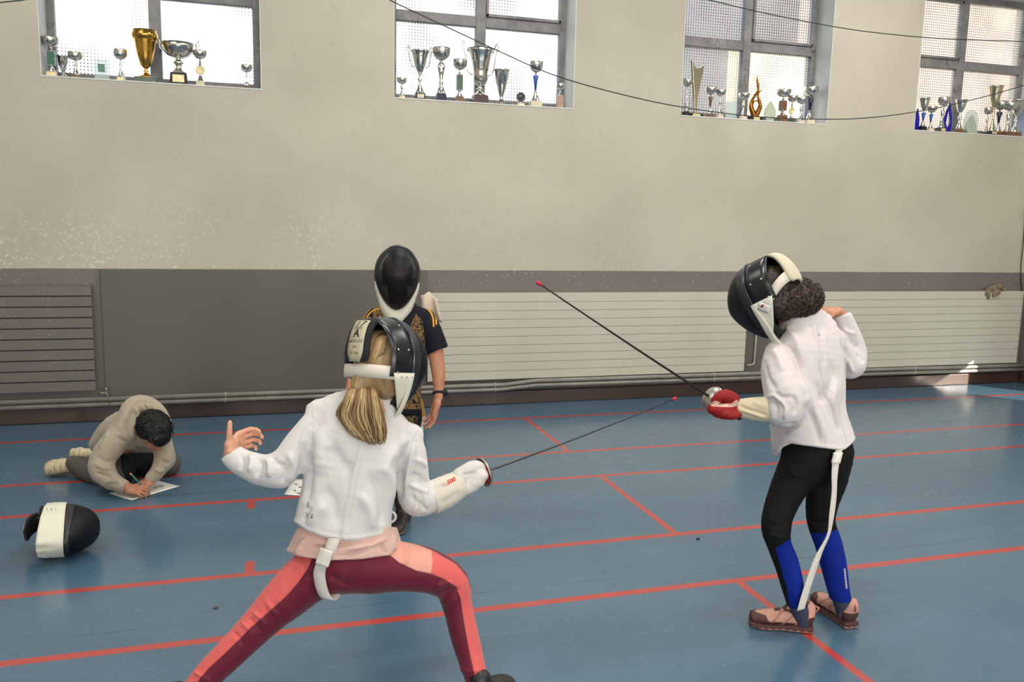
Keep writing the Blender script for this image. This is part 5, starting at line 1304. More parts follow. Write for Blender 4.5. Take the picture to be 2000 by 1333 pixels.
def cup(px, py, h, w, label, base=M_BLK, stem='plain', stem_m=None, bowl='round', handles=False, metal=M_SILV, plaque=None, bh=None, baseh=None, basew=.62, Y=6.665):
    q = PY(px, py-2, Y); s_ = (np.linalg.norm(q-CC)*.985)/F_PX; H = h*s_; Wd = w*s_/2
    e = empty('trophy_cup', (q[0], Y, SZ), label, 'trophy', 'trophies on the window sills')
    bz = baseh if baseh is not None else max(.022, H*.13); bwid = Wd*basew
    b = B(); b.box((-bwid, -bwid*.85, 0), (bwid, bwid*.85, bz), .0015)
    if basew < .7:
        for v in b.bm.verts:
            if v.co.z > bz*.8: v.co.x *= .86; v.co.y *= .86
    b.obj('base', base, e)
    if plaque: B().box((-bwid*.62, -bwid*.92, bz*.2), (bwid*.62, -bwid*.80, bz*.8)).obj('plaque', plaque, e)
    bowlh = (bh if bh is not None else {'round': .24, 'deep': .38, 'beaker': .78, 'tall': .52, 'wide': .36, 'egg': .32, 'vase': .72}[bowl])*H
    z0 = H-bowlh; f = bwid*.82
    if bowl == 'beaker': prof = [(f, bz), (f*1.0, bz+.004), (f*.35, bz+.10*H), (.10*Wd*2, z0+.0), (Wd*.25, z0+.04*H), (Wd*.55, z0+bowlh*.35), (Wd*.8, z0+bowlh*.75), (Wd*.86, H*.955), (Wd, H*.96), (Wd, H), (Wd*.9, H), (Wd*.7, z0+bowlh*.5), (.002, z0+bowlh*.2)]; b = B(); b.lathe(prof, 24); b.obj('cup_body', metal, e)
    else:
        zs = z0
        if stem == 'column':
            ca, cb = bz+.25*(zs-bz), bz+.80*(zs-bz); rc = Wd*.40
            B().lathe([(f, bz), (f, bz+.003), (f*.5, bz+(ca-bz)*.5), (rc*.5, ca-.004), (rc*1.1, ca), (rc*1.1, ca+.004)], 20).obj('foot', metal, e)
            B().box((-rc, -rc, ca), (rc, rc, cb), .002).obj('column', stem_m, e)
            B().lathe([(rc*1.15, cb), (rc*1.15, cb+.004), (rc*.4, cb+.010), (rc*.25, zs-.002), (rc*.3, zs+.004)], 20).obj('stem', metal, e)
        elif stem == 'cone':
            ca, cb = bz+.38*(zs-bz), bz+.92*(zs-bz)
            B().lathe([(f, bz), (f, bz+.003), (f*.55, bz+(ca-bz)*.5), (Wd*.14, ca-.004), (Wd*.25, ca)], 20).obj('foot', metal, e)
            B().lathe([(Wd*.12, ca), (Wd*.26, ca+(cb-ca)*.6), (Wd*.42, cb-.01), (Wd*.2, cb)], 20).obj('column', stem_m, e)
            B().lathe([(Wd*.2, cb), (Wd*.1, cb+.003), (Wd*.12, zs+.003)], 16).obj('stem', metal, e)
        elif stem == 'disc':
            zc = bz+.52*(zs-bz); r = Wd*.62
            B().lathe([(f, bz), (f*.9, bz+.004), (f*.3, zc-r*1.0), (Wd*.12, zc-r*.8)], 20).obj('foot', metal, e)
            B().lathe([(r, -.004), (r*1.02, 0), (r, .004), (r*.8, .005), (r*.7, .003), (.001, .003)], 24).obj('medallion', M_PLQ, e, mw=Matrix.Translation((0, 0, zc)) @ Matrix.Rotation(math.pi/2, 4, 'X'))
            B().lathe([(Wd*.12, zc+r*.9), (Wd*.22, zc+r*1.1), (Wd*.1, zs-.004), (Wd*.16, zs+.003)], 16).obj('stem', metal, e)
        else:
            k = .22 if stem == 'knob' else .10
            prof = [(f, bz), (f, bz+.003), (f*.72, bz+(zs-bz)*.18), (f*.34, bz+(zs-bz)*.42), (Wd*k*1.0, bz+(zs-bz)*.6), (Wd*(k+.13), bz+(zs-bz)*.72), (Wd*k, bz+(zs-bz)*.82), (Wd*.12, zs-.003), (Wd*.2, zs+.004)]
            if stem == 'baluster': prof = [(f, bz), (f, bz+.003), (f*.75, bz+(zs-bz)*.14), (Wd*.18, bz+(zs-bz)*.28), (Wd*.26, bz+(zs-bz)*.34), (Wd*.16, bz+(zs-bz)*.40), (Wd*.30, bz+(zs-bz)*.62), (Wd*.46, bz+(zs-bz)*.84), (Wd*.30, bz+(zs-bz)*.93), (Wd*.1, zs-.002), (Wd*.15, zs+.003)]
            B().lathe(prof, 24).obj('stem', metal, e)
        sh = {'round': [(.15, 0), (.55, .12), (.88, .38), (1., .72), (.98, .86), (1.03, 1), (.95, 1), (.85, .6), (.3, .25)], 'deep': [(.12, 0), (.35, .12), (.62, .4), (.82, .75), (.92, .95), (1., 1), (.9, 1), (.7, .6), (.1, .2)],
              'tall': [(.15, 0), (.45, .05), (.60, .16), (.56, .34), (.62, .44), (.72, .62), (.84, .84), (.96, .92), (1., 1), (.92, 1), (.7, .6), (.1, .3)], 'wide': [(.25, 0), (.62, .16), (.86, .42), (.96, .72), (1., 1), (.93, 1), (.8, .5), (.2, .25)],
              'egg': [(.12, 0), (.5, .08), (.92, .35), (1., .62), (.93, .9), (.95, 1), (.88, 1), (.85, .5), (.2, .2)], 'vase': [(.18, 0), (.40, .08), (.58, .28), (.72, .5), (.82, .74), (.84, .76), (.92, .78), (1., .82), (1., .92), (.90, .95), (.94, 1), (.86, 1), (.6, .5), (.1, .2)]}[bowl]
        md = (lambda a, z: 1+.035*math.sin(a*12)) if bowl in ('wide',) else ((lambda a, z: 1+.02*math.sin(a*14)) if bowl == 'round' else None)
        bw_ = B().lathe([(r*Wd*(1 if not handles or bowl == 'wide' else .82), z0+z*bowlh) for r, z in sh], 28, mod=md).obj('bowl', metal, e)
        if handles:
            for sg in (-1, 1):
                r_ = Wd*(.82 if bowl != 'wide' else .98)
                pts = [(sg*r_*.62, 0, z0+bowlh*.28), (sg*r_*.98, 0, z0+bowlh*.40), (sg*r_*1.18, 0, z0+bowlh*.85), (sg*r_*1.38, 0, z0+bowlh*1.08), (sg*r_*1.28, 0, z0+bowlh*1.18), (sg*r_*1.10, 0, z0+bowlh*1.04), (sg*r_*.98, 0, z0+bowlh*.9)]
                if bowl == 'wide': pts = [(sg*r_*.8, 0, z0+bowlh*.5), (sg*r_*1.08, 0, z0+bowlh*.62), (sg*r_*1.10, 0, z0+bowlh*1.05), (sg*r_*1.22, 0, z0+bowlh*1.22), (sg*r_*1.30, 0, z0+bowlh*1.05), (sg*r_*1.2, 0, z0+bowlh*.92)]
                B().tube(catmull(pts, 4), .006, 7).obj('handle', metal, e)
    return e
def glass_piece(px, py, h, w, label, shape, mat, base=None, Y=6.665, depth=.014, name='glass_trophy', plaque=False):
    q = PY(px, py-2, Y); s_ = (np.linalg.norm(q-CC)*.985)/F_PX; H = h*s_; Wd = w*s_
    e = empty(name, (q[0], Y, SZ), label, 'trophy', 'trophies on the window sills'); bz = 0
    if base is not None: bz = .028; B().box((-Wd*.55, -.03, 0), (Wd*.55, .03, bz), .002).obj('base', base, e)
    if plaque: B().box((-Wd*.3, -.033, bz*.25), (Wd*.3, -.0295, bz*.8)).obj('plaque', M_PLQ, e)
    pts = [(x*Wd/2, -depth/2, bz+z*(H-bz)) for x, z in shape]
    b = B(); b.poly(pts, ext=(0, depth, 0)); o = b.obj('glass_block', mat, e); md = o.modifiers.new('b', 'BEVEL'); md.width = .002; md.segments = 2
    return e
DROP = [(-.45, 0), (.45, 0), (.8, .18), (1, .36), (.9, .55), (.5, .8), (0, 1), (-.5, .8), (-.9, .55), (-1, .36), (-.8, .18)]
# first window
cup(102, 148, 64, 27, 'silver cup on a green stem, first trophy in the first window', M_CRM, 'column', M_GRN, plaque=M_PLQ)
cup(124, 149, 36, 19, 'small silver beaker on black foot beside the green-stemmed cup', M_BLK, bowl='beaker', basew=.9, baseh=.012, Y=6.69)
cup(149, 153, 43, 24, 'small silver goblet with short conical stem, third in the first window', M_BRN, bowl='egg')
e = glass_piece(200, 155, 34, 23, 'clear glass cube with a small green picture, in the first window', [(-1, 0), (1, 0), (1, 1), (-1, 1)], M_CLEAR, depth=.05)
B().box((-.022, -.0275, .05), (.022, -.026, .105)).obj('picture_print', simple('green_picture', (96, 140, 118), .6), e)
cup(237, 157, 53, 23, 'silver goblet on cream base between glass cube and gold vase', M_CRM, bowl='egg', plaque=M_PLQ)
cup(286, 161, 88, 43, 'large gold vase cup with pierced collar on dark base', M_DGRN, bowl='vase', metal=M_GOLD, basew=.82, baseh=.034)
cup(350, 164, 72, 56, 'wide fluted silver bowl with curled handles on black base', M_BLK, 'knob', bowl='wide', handles=True, baseh=.085, basew=.55, plaque=M_PLQ, Y=6.70)
cup(392, 167, 61, 25, 'silver cup with round gilt medallion stem, beside the wide bowl', M_CRM, 'disc')
cup(482, 173, 42, 21, 'small silver cup standing alone at the end of the first window', M_BRN, bh=.3)
# second window
cup(785, 191, 38, 19, 'tiny silver cup, first trophy in the second window', M_CRM, 'knob', bh=.3)
cup(820, 194, 90, 42, 'silver two-handled cup on black base with cream plaque, second window', M_BLK, bowl='deep', bh=.47, handles=True, plaque=M_CRM, baseh=.05, basew=.5)
cup(861, 197, 97, 34, 'tall silver bowl on slender baluster stem and dark square base', M_NAVY, 'baluster', baseh=.055, basew=.6)
cup(897, 199, 78, 28, 'silver cup on dark green column, left of the largest trophy in the second window', M_BRN, 'column', M_DGRN)
cup(937, 202, 102, 62, 'largest silver two-handled cup on plum base before the mullion, second window', simple('plum_marble', (70, 48, 54), .35), bowl='tall', handles=True, bh=.66, baseh=.068, basew=.5, Y=6.71)
cup(979, 204, 65, 31, 'plain conical silver beaker beside the largest cup of the second window', M_BLK, bowl='beaker', basew=1.0, baseh=.008)
q = PY(1017, 203, 6.665); e = empty('medal_trophy', (q[0], 6.665, SZ), 'round dark medal on a tiny gilt base, second window', 'trophy', 'trophies on the window sills')
B().box((-.028, -.014, 0), (.028, .014, .022), .002).obj('base', M_PLQ, e)
B().lathe([(.036, -.004), (.038, 0), (.036, .004), (.027, .005), (.026, .003), (.018, .003), (.016, .006), (.001, .006)], 28).obj('medal', simple('dark_pewter', (74, 76, 80), .35, .8), e, mw=Matrix.Translation((0, 0, .070)) @ Matrix.Rotation(math.pi/2, 4, 'X'))
B().box((-.004, -.003, .02), (.004, .003, .04)).obj('medal_post', M_SILV, e)
cup(1045, 209, 83, 27, 'silver cup on blue tapering stem near the edge of the second window', M_CRM, 'cone', M_BLU, baseh=.045, basew=.8)
cup(1093, 211, 46, 17, 'small silver cup on tall beige base, last trophy in the second window', simple('beige_marble', (170, 142, 122), .4), bh=.26, baseh=.10, basew=.7)
# third window
cup(1340, 226, 68, 18, 'silver cup half hidden by the edge of the third window', M_BLK, bh=.22)
e = glass_piece(1357, 228, 102, 26, 'tall slanting sheet-metal V trophy on black base, third window', [(-.15, .0), (.15, 0), (.25, .35), (1., .93), (.3, .86), (-.3, .84), (-1, 1.0), (-.35, .35)], M_SILVG, M_BLK, plaque=True, depth=.03, name='metal_trophy')
cup(1386, 231, 55, 22, 'silver cup with brown diamond stem beside the slanting metal trophy', M_BRN, 'cone', M_BRN)
cup(1405, 232, 52, 20, 'slim silver cup between the brown-stemmed cup and the clear plate', M_CRM, 'knob')
glass_piece(1427, 233, 32, 26, 'clear glass plate trophy left of the mullion, third window', [(-1, 0), (1, 0), (1, .1), (.85, .15), (.85, 1), (-.85, .95), (-.85, .15), (-1, .1)], M_CLEAR)
cup(1451, 234, 48, 21, 'silver cup in front of the mullion beside the bronze flame', M_CRM, 'knob')
q = PY(1474, 234, 6.665); e = empty('flame_trophy', (q[0], 6.665, SZ), 'bronze flame sculpture on black base in the third window', 'trophy', 'trophies on the window sills')
B().box((-.062, -.03, 0), (.062, .03, .036), .002).obj('base', M_BLK, e); B().box((-.03, -.033, .006), (.03, -.0295, .03)).obj('plaque', M_PLQ, e)
b = B(); sc_ = .0040
for pts, rs in ((((0, .036), (-12, 48), (-15, 70), (-10, 92), (-1, 112), (6, 130), (4, 150), (0, 172), (1, 190)), (12, 11, 8, 6, 5.5, 5, 6, 4.5, 1)), (((0, .036), (12, 48), (15, 68), (11, 88), (6, 104), (9, 122), (18, 130)), (12, 11, 8, 6, 5, 4, .8)), (((-13, 64), (-4, 82), (6, 84), (14, 70)), (5, 3.6, 3.6, 5))):
    c_ = catmull([np.array([x*sc_*.75, 0, (z if z > 1 else 10)*sc_*.5]) for x, z in pts], 4); rr = np.interp(np.linspace(0, 1, len(c_)), np.linspace(0, 1, len(rs)), rs)*sc_*.5
    b.tube([Vector(v) for v in c_], list(rr), 10)
b.ball((0, 0, .045), (.035, .02, .018), 14); b.obj('flame', M_BRONZE, e)
glass_piece(1503, 238, 37, 25, 'pale glass teardrop plaque beside the bronze flame, third window', DROP, M_FROST)
cup(1527, 238, 58, 27, 'silver cup on brown square column, third window', M_BRN, 'column', M_BRN, baseh=.06)
cup(1545, 239, 48, 20, 'silver cup with a small disc stem on dark green base, third window', M_DGRN, 'disc')
cup(1563, 240, 46, 21, 'small silver cup second from the end of the third window', M_CRM, 'knob', Y=6.68)
cup(1580, 240, 66, 27, 'tall silver cup on dark tapering stem, last in the third window', M_CRM, 'cone', M_NAVY, Y=6.70)
# fourth window
ARC = [(-.5, 0), (.5, 0), (.95, .2), (.9, .45), (.35, .8), (.1, 1), (0, .75), (.35, .5), (.45, .3), (0, .14), (-.4, .3), (-.25, .55), (.2, .92), (-.45, .7), (-1, .4), (-.9, .15)]
glass_piece(1789, 256, 38, 10, 'cobalt glass shard at the edge of the fourth window', [(-1, 0), (1, 0), (1, .5), (0, 1), (-1, .6)], M_PURPLE)
cup(1801, 257, 55, 19, 'silver beaker cup with a small blue ring, first cup in the fourth window', M_BLK, 'cone', M_BLU, bowl='deep', bh=.4, Y=6.64)
cup(1816, 258, 42, 18, 'small silver cup with bright blue stem, fourth window', M_CRM, 'cone', M_BLU)
cup(1837, 259, 58, 23, 'silver cup just left of the cobalt flame, fourth window', M_BLK, 'knob', plaque=M_PLQ)
glass_piece(1849, 258, 54, 19, 'cobalt blue glass flame trophy with open centre, fourth window', ARC, M_PURPLE, Y=6.69)
cup(1872, 261, 56, 21, 'silver winged cup in front of the mullion, fourth window', M_BRN, 'knob', bowl='deep', bh=.4)
glass_piece(1894, 262, 42, 30, 'large clear arched glass plaque behind the teardrop, fourth window', [(-1, 0), (1, 0), (1, .6), (.7, .9), (0, 1), (-.7, .9), (-1, .6)], M_CLEAR, Y=6.72)
glass_piece(1895, 262, 32, 22, 'greenish glass teardrop with white edge, fourth window', DROP, M_FROST)
cup(1925, 262, 46, 17, 'small silver cup behind the tallest cup of the fourth window', M_BLK, 'knob', Y=6.72)
cup(1936, 264, 80, 25, 'tallest cup of the fourth window, deep bowl and cream plaque', M_BLK, bowl='deep', bh=.44, metal=M_SILVG, plaque=M_CRM, baseh=.035, Y=6.64)
cup(1948, 263, 56, 24, 'silver cup on navy tapering stem, fourth window', M_BRN, 'cone', M_NAVY, Y=6.69)
cup(1966, 266, 54, 24, 'silver cup on brown base near the end of the fourth window', M_BRN, 'knob', Y=6.64)
cup(1981, 267, 60, 28, 'flared silver cup last in the row, fourth window', M_BRN, bowl='deep', bh=.4, metal=M_SILV, Y=6.70)
q = PY(1994, 262, 6.74)
tag(B().box((q[0]-.04, 6.75, SZ), (7.225, 6.762, SZ+.30)).obj('leaning_board', simple('pale_blue_board', (140, 154, 182), .5)), 'pale blue board leaning at the end of the fourth window sill', 'board')
# ================================================================== MASKED BOY STANDING (facing the camera)
def face_bits(o, c, Fr, s, brow=(30, 22, 18)):
    at = lambda x, y, z: np.asarray(c)+Fr@(np.array([x, y, z])*s)
    for q in (-1, 1):
        b = B(); b.ball(at(.027*q, .0805, .0115), (.0085*s, .0050*s, .0052*s), 12, M3=Matrix([list(r) for r in Fr])); e = world_obj(b, 'eye', simple('eye_white', (225, 220, 214), .3), o)
        b = B(); b.ball(at(.027*q, .0845, .0110), (.0042*s, .0022*s, .0045*s), 10, M3=Matrix([list(r) for r in Fr])); world_obj(b, 'iris', simple('dark_iris', (36, 24, 18), .2), e)
        b = B(); b.tube([Vector(at(x*q, .0885-.25*(x-.012)*.3, .0285-.10*abs(x-.028))) for x in (.013, .02, .028, .036, .042)], [.0012, .0022, .0024, .002, .0008], 6); world_obj(b, 'eyebrow', simple('dark_brow', brow, .8), o)
    b = B(); b.ball(at(0, .0905, -.0485), (.017*s, .0045*s, .0065*s), 12, M3=Matrix([list(r) for r in Fr])); world_obj(b, 'lips', simple('lip_skin', (176, 104, 92), .5), o)
def standing_boy():
    T = 4.2; mpp = T/F_PX
    hf = _n(-CF*.99+CR*.13-CU*.04); hr = _n(-CR*.99-CF*.13+CU*.03); Fh = frame(hr, hf); hc = P(776, 541, 4.2)
    s = Sdf(.0045, .02); head(s, hc, Fh, .93)
    s.tube([hc+Fh@np.array([0, -.03, -.05]), P(781, 615, 4.27)], [.048, .052], k=.02)
    s.loft([(P(782, 640, 4.27), .12, .06), (P(780, 690, 4.27), .115, .075), (P(777, 750, 4.27), .10, .07), (P(775, 800, 4.27), .11, .075)], CR, k=.03)
    s.tube(*Ls([(826, 640, 4.26, 15), (848, 668, 4.25, 13.5), (852, 692, 4.24, 13)])); s.tube(*Ls([(849, 686, 4.24, 14), (856, 725, 4.22, 14), (857, 760, 4.20, 9.5), (857, 772, 4.19, 9)]))
    s.tube(*Ls([(730, 640, 4.26, 15), (708, 672, 4.24, 13), (700, 705, 4.22, 12), (690, 745, 4.17, 12), (680, 785, 4.13, 9)]))
    hand(s, P(857, 778, 4.19), P(850, 797, 4.185), -CU*.93-CR*.22, -CR*.8-CF*.5, -CR*.5-CF*.7, (.25, .25, .3, .35), 1.02, thumb=[-CU*.8-CR*.5-CF*.3, -CU*.95-CR*.25])
    hand(s, P(680, 788, 4.13), P(677, 806, 4.125), -CU*.95+CR*.1, CR*.8-CF*.4, -CF*.8+CR*.3, (.3, .3, .35, .4), .98)
    for q in ([(757, 800, 4.27, 30), (750, 860, 4.25, 24), (745, 920, 4.22, 19), (742, 1000, 4.2, 12)], [(797, 800, 4.27, 30), (795, 860, 4.25, 24), (790, 920, 4.22, 19), (788, 985, 4.2, 12)]): s.tube(*Ls(q), k=.03)
    body = sculpt('person', s, M_SKIN2, smooth=2)
    tag(body, 'person standing in a wire mask, dark gold-striped jersey and black wristwatch', 'person')
    face_bits(body, hc, Fh, .93)
    cap = Sdf(.005, .01); cap.ell(hc+Fh@np.array([0, -.012, .038]), (.076, .094, .082), Fh, k=0); cap.region(lambda X: ((X-hc)@Fh[:, 1])*.8-((X-hc)@Fh[:, 2])*.6+.0-.018, .004)
    sculpt('hair', cap, simple('black_hair', (20, 17, 18), .5), body, 2, lambda V, N: .003*perlin(V*45, 3))
    # jersey
    J = Sdf(.005, .03)
    J.loft([(P(777, 800, 4.27), .145, .11), (P(778, 740, 4.27), .135, .10), (P(780, 690, 4.27), .150, .10), (P(782, 655, 4.27), .165, .092), (P(781, 628, 4.27), .160, .080), (P(781, 612, 4.27), .135, .07), (P(781, 600, 4.27), .08, .065)], CR, k=0, n=2.3)
    J.tube(*Ls([(831, 621, 4.26, 17), (842, 650, 4.25, 22), (851, 678, 4.245, 23), (855, 692, 4.24, 23)]), k=.02); J.tube(*Ls([(730, 621, 4.26, 17), (716, 650, 4.25, 21), (707, 680, 4.24, 22), (703, 692, 4.24, 22)]), k=.02)
    J.region(lambda X: np.where(px_of(X)[..., 0] > 822, (X-P(852, 686, 4.24))@_n(-CU*.93+CR*.36), np.where(px_of(X)[..., 0] < 722, (X-P(704, 686, 4.24))@_n(-CU*.93-CR*.36), -.2)), .003)
    g = G('dark_navy_jersey'); co = g.co()
    navy = g.mix(g.noise(12, co, 3), lin((12, 13, 24)), lin((18, 18, 32)))
    orn = g.vor(46, g.scaled(co, (1, 1, .7)), feature='DISTANCE_TO_EDGE'); n2 = g.noise(60, co, 3, .6, 1.5)
    pat = g.math('MULTIPLY', g.ramp(g.math('ABSOLUTE', g.math('SUBTRACT', n2, .5)), .03, .055, 1, 0), g.math('GREATER_THAN', g.attr('panel'), 0))
    cc = g.mix(pat, navy, lin((158, 124, 76)))
    cc = g.mix(g.math('GREATER_THAN', g.attr('stripe'), 0), cc, lin((206, 150, 62)))
    mj = g.fin(cc, .7, 0, g.bump(g.noise(60, co, 3), .2, .003), .2)
    panel = [(728, 598), (735, 590), (775, 640), (800, 640), (812, 612), (826, 628), (830, 670), (828, 720), (830, 800), (735, 800), (735, 700), (728, 640)]
    stL = [[(744, 597), (724, 603), (713, 614), (706, 630)], [(744, 602), (727, 608), (717, 618), (711, 633)]]; stR = [[(826, 592), (842, 602), (850, 618), (852, 634)], [(824, 597), (838, 607), (845, 622), (847, 638)]]
    def stripe(V, N):
        p = px_of(V); d = np.full(len(V), 99.)
        for l in stL+stR: d = np.minimum(d, line_sd(p, l)[0])
        return np.where(N@CF < .35, 1.6-d, -1)
    jk = sculpt('jersey', J, mj, body, 2, lambda V, N: cloth(V, 71, .004, 10), {'panel': lambda V, N: poly_sd(px_of(V), panel), 'stripe': stripe})
    # long shorts and trousers, black with gold ornament and side stripe
    S_ = Sdf(.005, .03); S_.loft([(P(777, 785, 4.27), .125, .10), (P(777, 812, 4.27), .13, .10)], CR, k=0)
    for q in ([(755, 815, 4.26, 32), (750, 870, 4.25, 27), (745, 930, 4.22, 21), (742, 985, 4.2, 17)], [(798, 815, 4.26, 32), (796, 870, 4.25, 27), (791, 930, 4.22, 21), (788, 985, 4.2, 17)]): S_.tube(*Ls(q), k=.03)
    g = G('black_gold_trousers'); co = g.co(); base = lin((15, 15, 22)); n2 = g.noise(42, co, 2, .5, 2.2)
    pat = g.math('MULTIPLY', g.ramp(g.math('ABSOLUTE', g.math('SUBTRACT', n2, .5)), .02, .04, 1, 0), g.ramp(g.noise(9, co), .42, .5))
    cc = g.mix(pat, base, lin((150, 118, 66))); sa = g.attr('side'); cc = g.mix(g.math('GREATER_THAN', sa, 0), cc, g.mix(g.math('GREATER_THAN', g.xyz(g.pos())[2], .52), lin((225, 225, 225)), lin((176, 132, 60))))
    mt = g.fin(cc, .6, 0, None, .3)
    def side(V, N): return np.where((px_of(V)[:, 0] > 812), (N@CR)-.86, -1)
    sculpt('trousers', S_, mt, body, 2, lambda V, N: cloth(V, 77, .004, 9), {'side': side})
    mb = simple('black_trainer', (26, 24, 26), .4)
    shoe_simple(body, P(788, 990, 4.2), np.array([*(-CF*.95-CR*.1)[:2], 0.]), .245, mb, simple('taupe_sole', (84, 74, 68), .6))
    shoe_simple(body, P(742, 1000, 4.2), np.array([*(-CF*.9-CR*.3)[:2], 0.]), .245, mb, simple('taupe_sole', (84, 74, 68), .6))
    # watch
    w0 = P(857, 768, 4.195); ax = _n(P(857, 772, 4.19)-P(857, 760, 4.20)); e1 = _n(np.cross(ax, CF)); e2 = np.cross(ax, e1)
    ws = world_obj(B().tube([Vector(w0+(e1*math.cos(a)+e2*math.sin(a))*.0265) for a in np.linspace(0, 2*math.pi, 25)[:-1]], .0065, 8, closed=True), 'wristwatch', M_PAD, body)
    wf = w0+e1*(.029 if e1@CR > 0 else -.029); dv = _n(CR*.8-CF*.5)
    world_obj(B().tube([Vector(wf-dv*.004), Vector(wf+dv*.006)], .0165, 20), 'watch_case', simple('dark_watch_case', (40, 42, 46), .3, .6), ws)
    # pale cloth hanging behind the shoulder
    rows = []
    for i in range(9):
        v = i/8; row = []
        for j in range(9):
            u_ = j/8; row.append(P(822+u_*(30+6*v)+(v**2)*6, 573+v*52+6*(u_-.4)**2*4+3*math.sin(u_*9+v*2), 4.36-.02*math.sin(u_*7+v)-.05*v*(1-v)))
        rows.append(row)
    world_obj(B().grid(rows), 'shoulder_cloth', fabric('pale_pink_cloth', (206, 190, 172), .85, bump=.3), body, solid=.008)
    make_mask(hc, Fh, body, 'label', .95, bib_len=.9)
    return body
boy = standing_boy()

# ================================================================== BOY KNEELING AND WRITING ON THE FLOOR
def kneeling_boy():
    mpp = 4.6/F_PX
    hf = _n(-CU*.76+CR*.42-CF*.30); Fh = frame(-CR*.75-CF*.55-CU*.22, hf); hc = P(300, 846, 4.56)
    s = Sdf(.0045, .02); head(s, hc, Fh, .92)
    s.tube([hc+Fh@np.array([0, -.04, -.03]), P(278, 832, 4.66)], [.045, .05], k=.02)
    s.loft([(P(268, 838, 4.70), .10, .06), (P(238, 855, 4.78), .09, .07), (P(220, 885, 4.86), .10, .08)], CR*.7-CF*.6, k=.03)
    s.tube(*Ls([(232, 856, 4.64, 15), (203, 898, 4.56, 13)])); s.tube(*Ls([(203, 898, 4.56, 13), (215, 930, 4.53, 12), (250, 953, 4.49, 9)]))
    s.tube(*Ls([(316, 862, 4.70, 14), (323, 895, 4.66, 12)])); s.tube(*Ls([(323, 895, 4.66, 12), (300, 930, 4.60, 10), (292, 940, 4.585, 9)]))
    hand(s, P(248, 953, 4.50), P(261, 957, 4.485), CR*.94+CU*.06-CF*.15, -CU*.75+CR*.1+CF*.5, CU*.5+CF*.75, (.75, .7, .8, .9), .98, thumb=[CR*.8+CF*.45+CU*.25, CR*.95+CU*.05-CF*.1])
    hand(s, P(294, 937, 4.59), P(287, 944, 4.575), -CR*.45-CU*.45-CF*.6, -CU*.8+CF*.5, -CR*.6+CF*.4, (.5, .5, .55, .6), .95)
    s.tube(*Ls([(222, 895, 4.85, 24), (232, 925, 4.70, 20), (208, 935, 4.70, 18)]), k=.03); s.tube(*Ls([(205, 935, 4.70, 17), (170, 918, 4.78, 15), (140, 905, 4.84, 10)]), k=.03)
    s.tube(*Ls([(235, 895, 4.88, 24), (290, 900, 4.90, 21), (328, 905, 4.88, 18)]), k=.03); s.tube(*Ls([(328, 908, 4.90, 17), (280, 905, 5.0, 14), (190, 893, 5.02, 10)]), k=.03)
    body = sculpt('person', s, M_SKIN2, smooth=2)
    tag(body, 'person with black hair in a beige hoodie kneeling on the floor and writing', 'person')
    face_bits(body, hc, Fh, .92)
    # hoodie
    H_ = Sdf(.0048, .03)
    ut = CR*.7-CF*.6
    H_.loft([(P(212, 872, 4.84), 26*mpp, .11, ut), (P(222, 862, 4.81), 34*mpp, .12, ut), (P(238, 845, 4.76), 38*mpp, .12, ut), (P(262, 838, 4.71), 40*mpp, .11, ut), (P(282, 838, 4.68), 30*mpp, .085, ut)], ut, k=0)
    H_.tube(*Ls([(206, 858, 4.86, 15), (200, 858, 4.88, 13)]), k=.03)
    H_.tube(*Ls([(240, 846, 4.66, 26), (222, 868, 4.60, 25), (200, 898, 4.56, 24), (201, 922, 4.53, 21)]), k=.03)
    H_.tube(*Ls([(198, 912, 4.545, 22), (212, 934, 4.52, 19), (232, 947, 4.50, 15), (246, 953, 4.49, 12.5)]), k=.02)
    H_.tube(*Ls([(310, 858, 4.70, 22), (320, 880, 4.68, 19), (322, 900, 4.655, 18)]), k=.03); H_.tube(*Ls([(322, 896, 4.655, 18), (310, 918, 4.62, 15), (296, 934, 4.595, 12.5)]), k=.02)
    # hood collapsed round the neck
    H_.tube(*Ls([(250, 852, 4.60, 13), (246, 828, 4.64, 16), (254, 800, 4.68, 17), (272, 786, 4.72, 15), (296, 793, 4.72, 15), (314, 812, 4.70, 14), (324, 830, 4.70, 12)]), k=.03)
    H_.tube(*Ls([(258, 850, 4.585, 9), (258, 822, 4.61, 9), (270, 797, 4.64, 9), (288, 796, 4.65, 9), (304, 806, 4.64, 8)]), k=.012)
    H_.ell(hc+Fh@np.array([0, -.005, .01]), (.085, .100, .098), Fh, k=.01, op='s')
    H_.region(lambda X: np.where((px_of(X)[..., 1] > 938) & (px_of(X)[..., 0] > 225) & (px_of(X)[..., 0] < 272), (X-P(246, 953, 4.49))@_n(CR*.93-CU*.30), -.2), .003)
    H_.plane([0, 0, .006], (0, 0, -1.), .003)
    fl = [([(243, 815), (238, 835), (225, 850)], 5, -.006), ([(262, 795), (268, 812), (262, 835)], 4, .005), ([(280, 785), (284, 797), (290, 803)], 3, -.006), ([(296, 788), (302, 800), (310, 808)], 3, .005), ([(225, 850), (240, 862), (258, 866)], 4, -.006), ([(190, 890), (205, 902), (222, 900)], 4, -.005), ([(183, 905), (200, 915), (220, 918)], 4, .006), ([(185, 925), (205, 928), (225, 932)], 3, -.006), ([(205, 945), (220, 940), (236, 944)], 3, .005), ([(212, 842), (205, 862), (192, 880)], 5, .004), ([(315, 895), (325, 905), (332, 900)], 3, -.005), ([(300, 915), (312, 922), (322, 918)], 3, .005)]
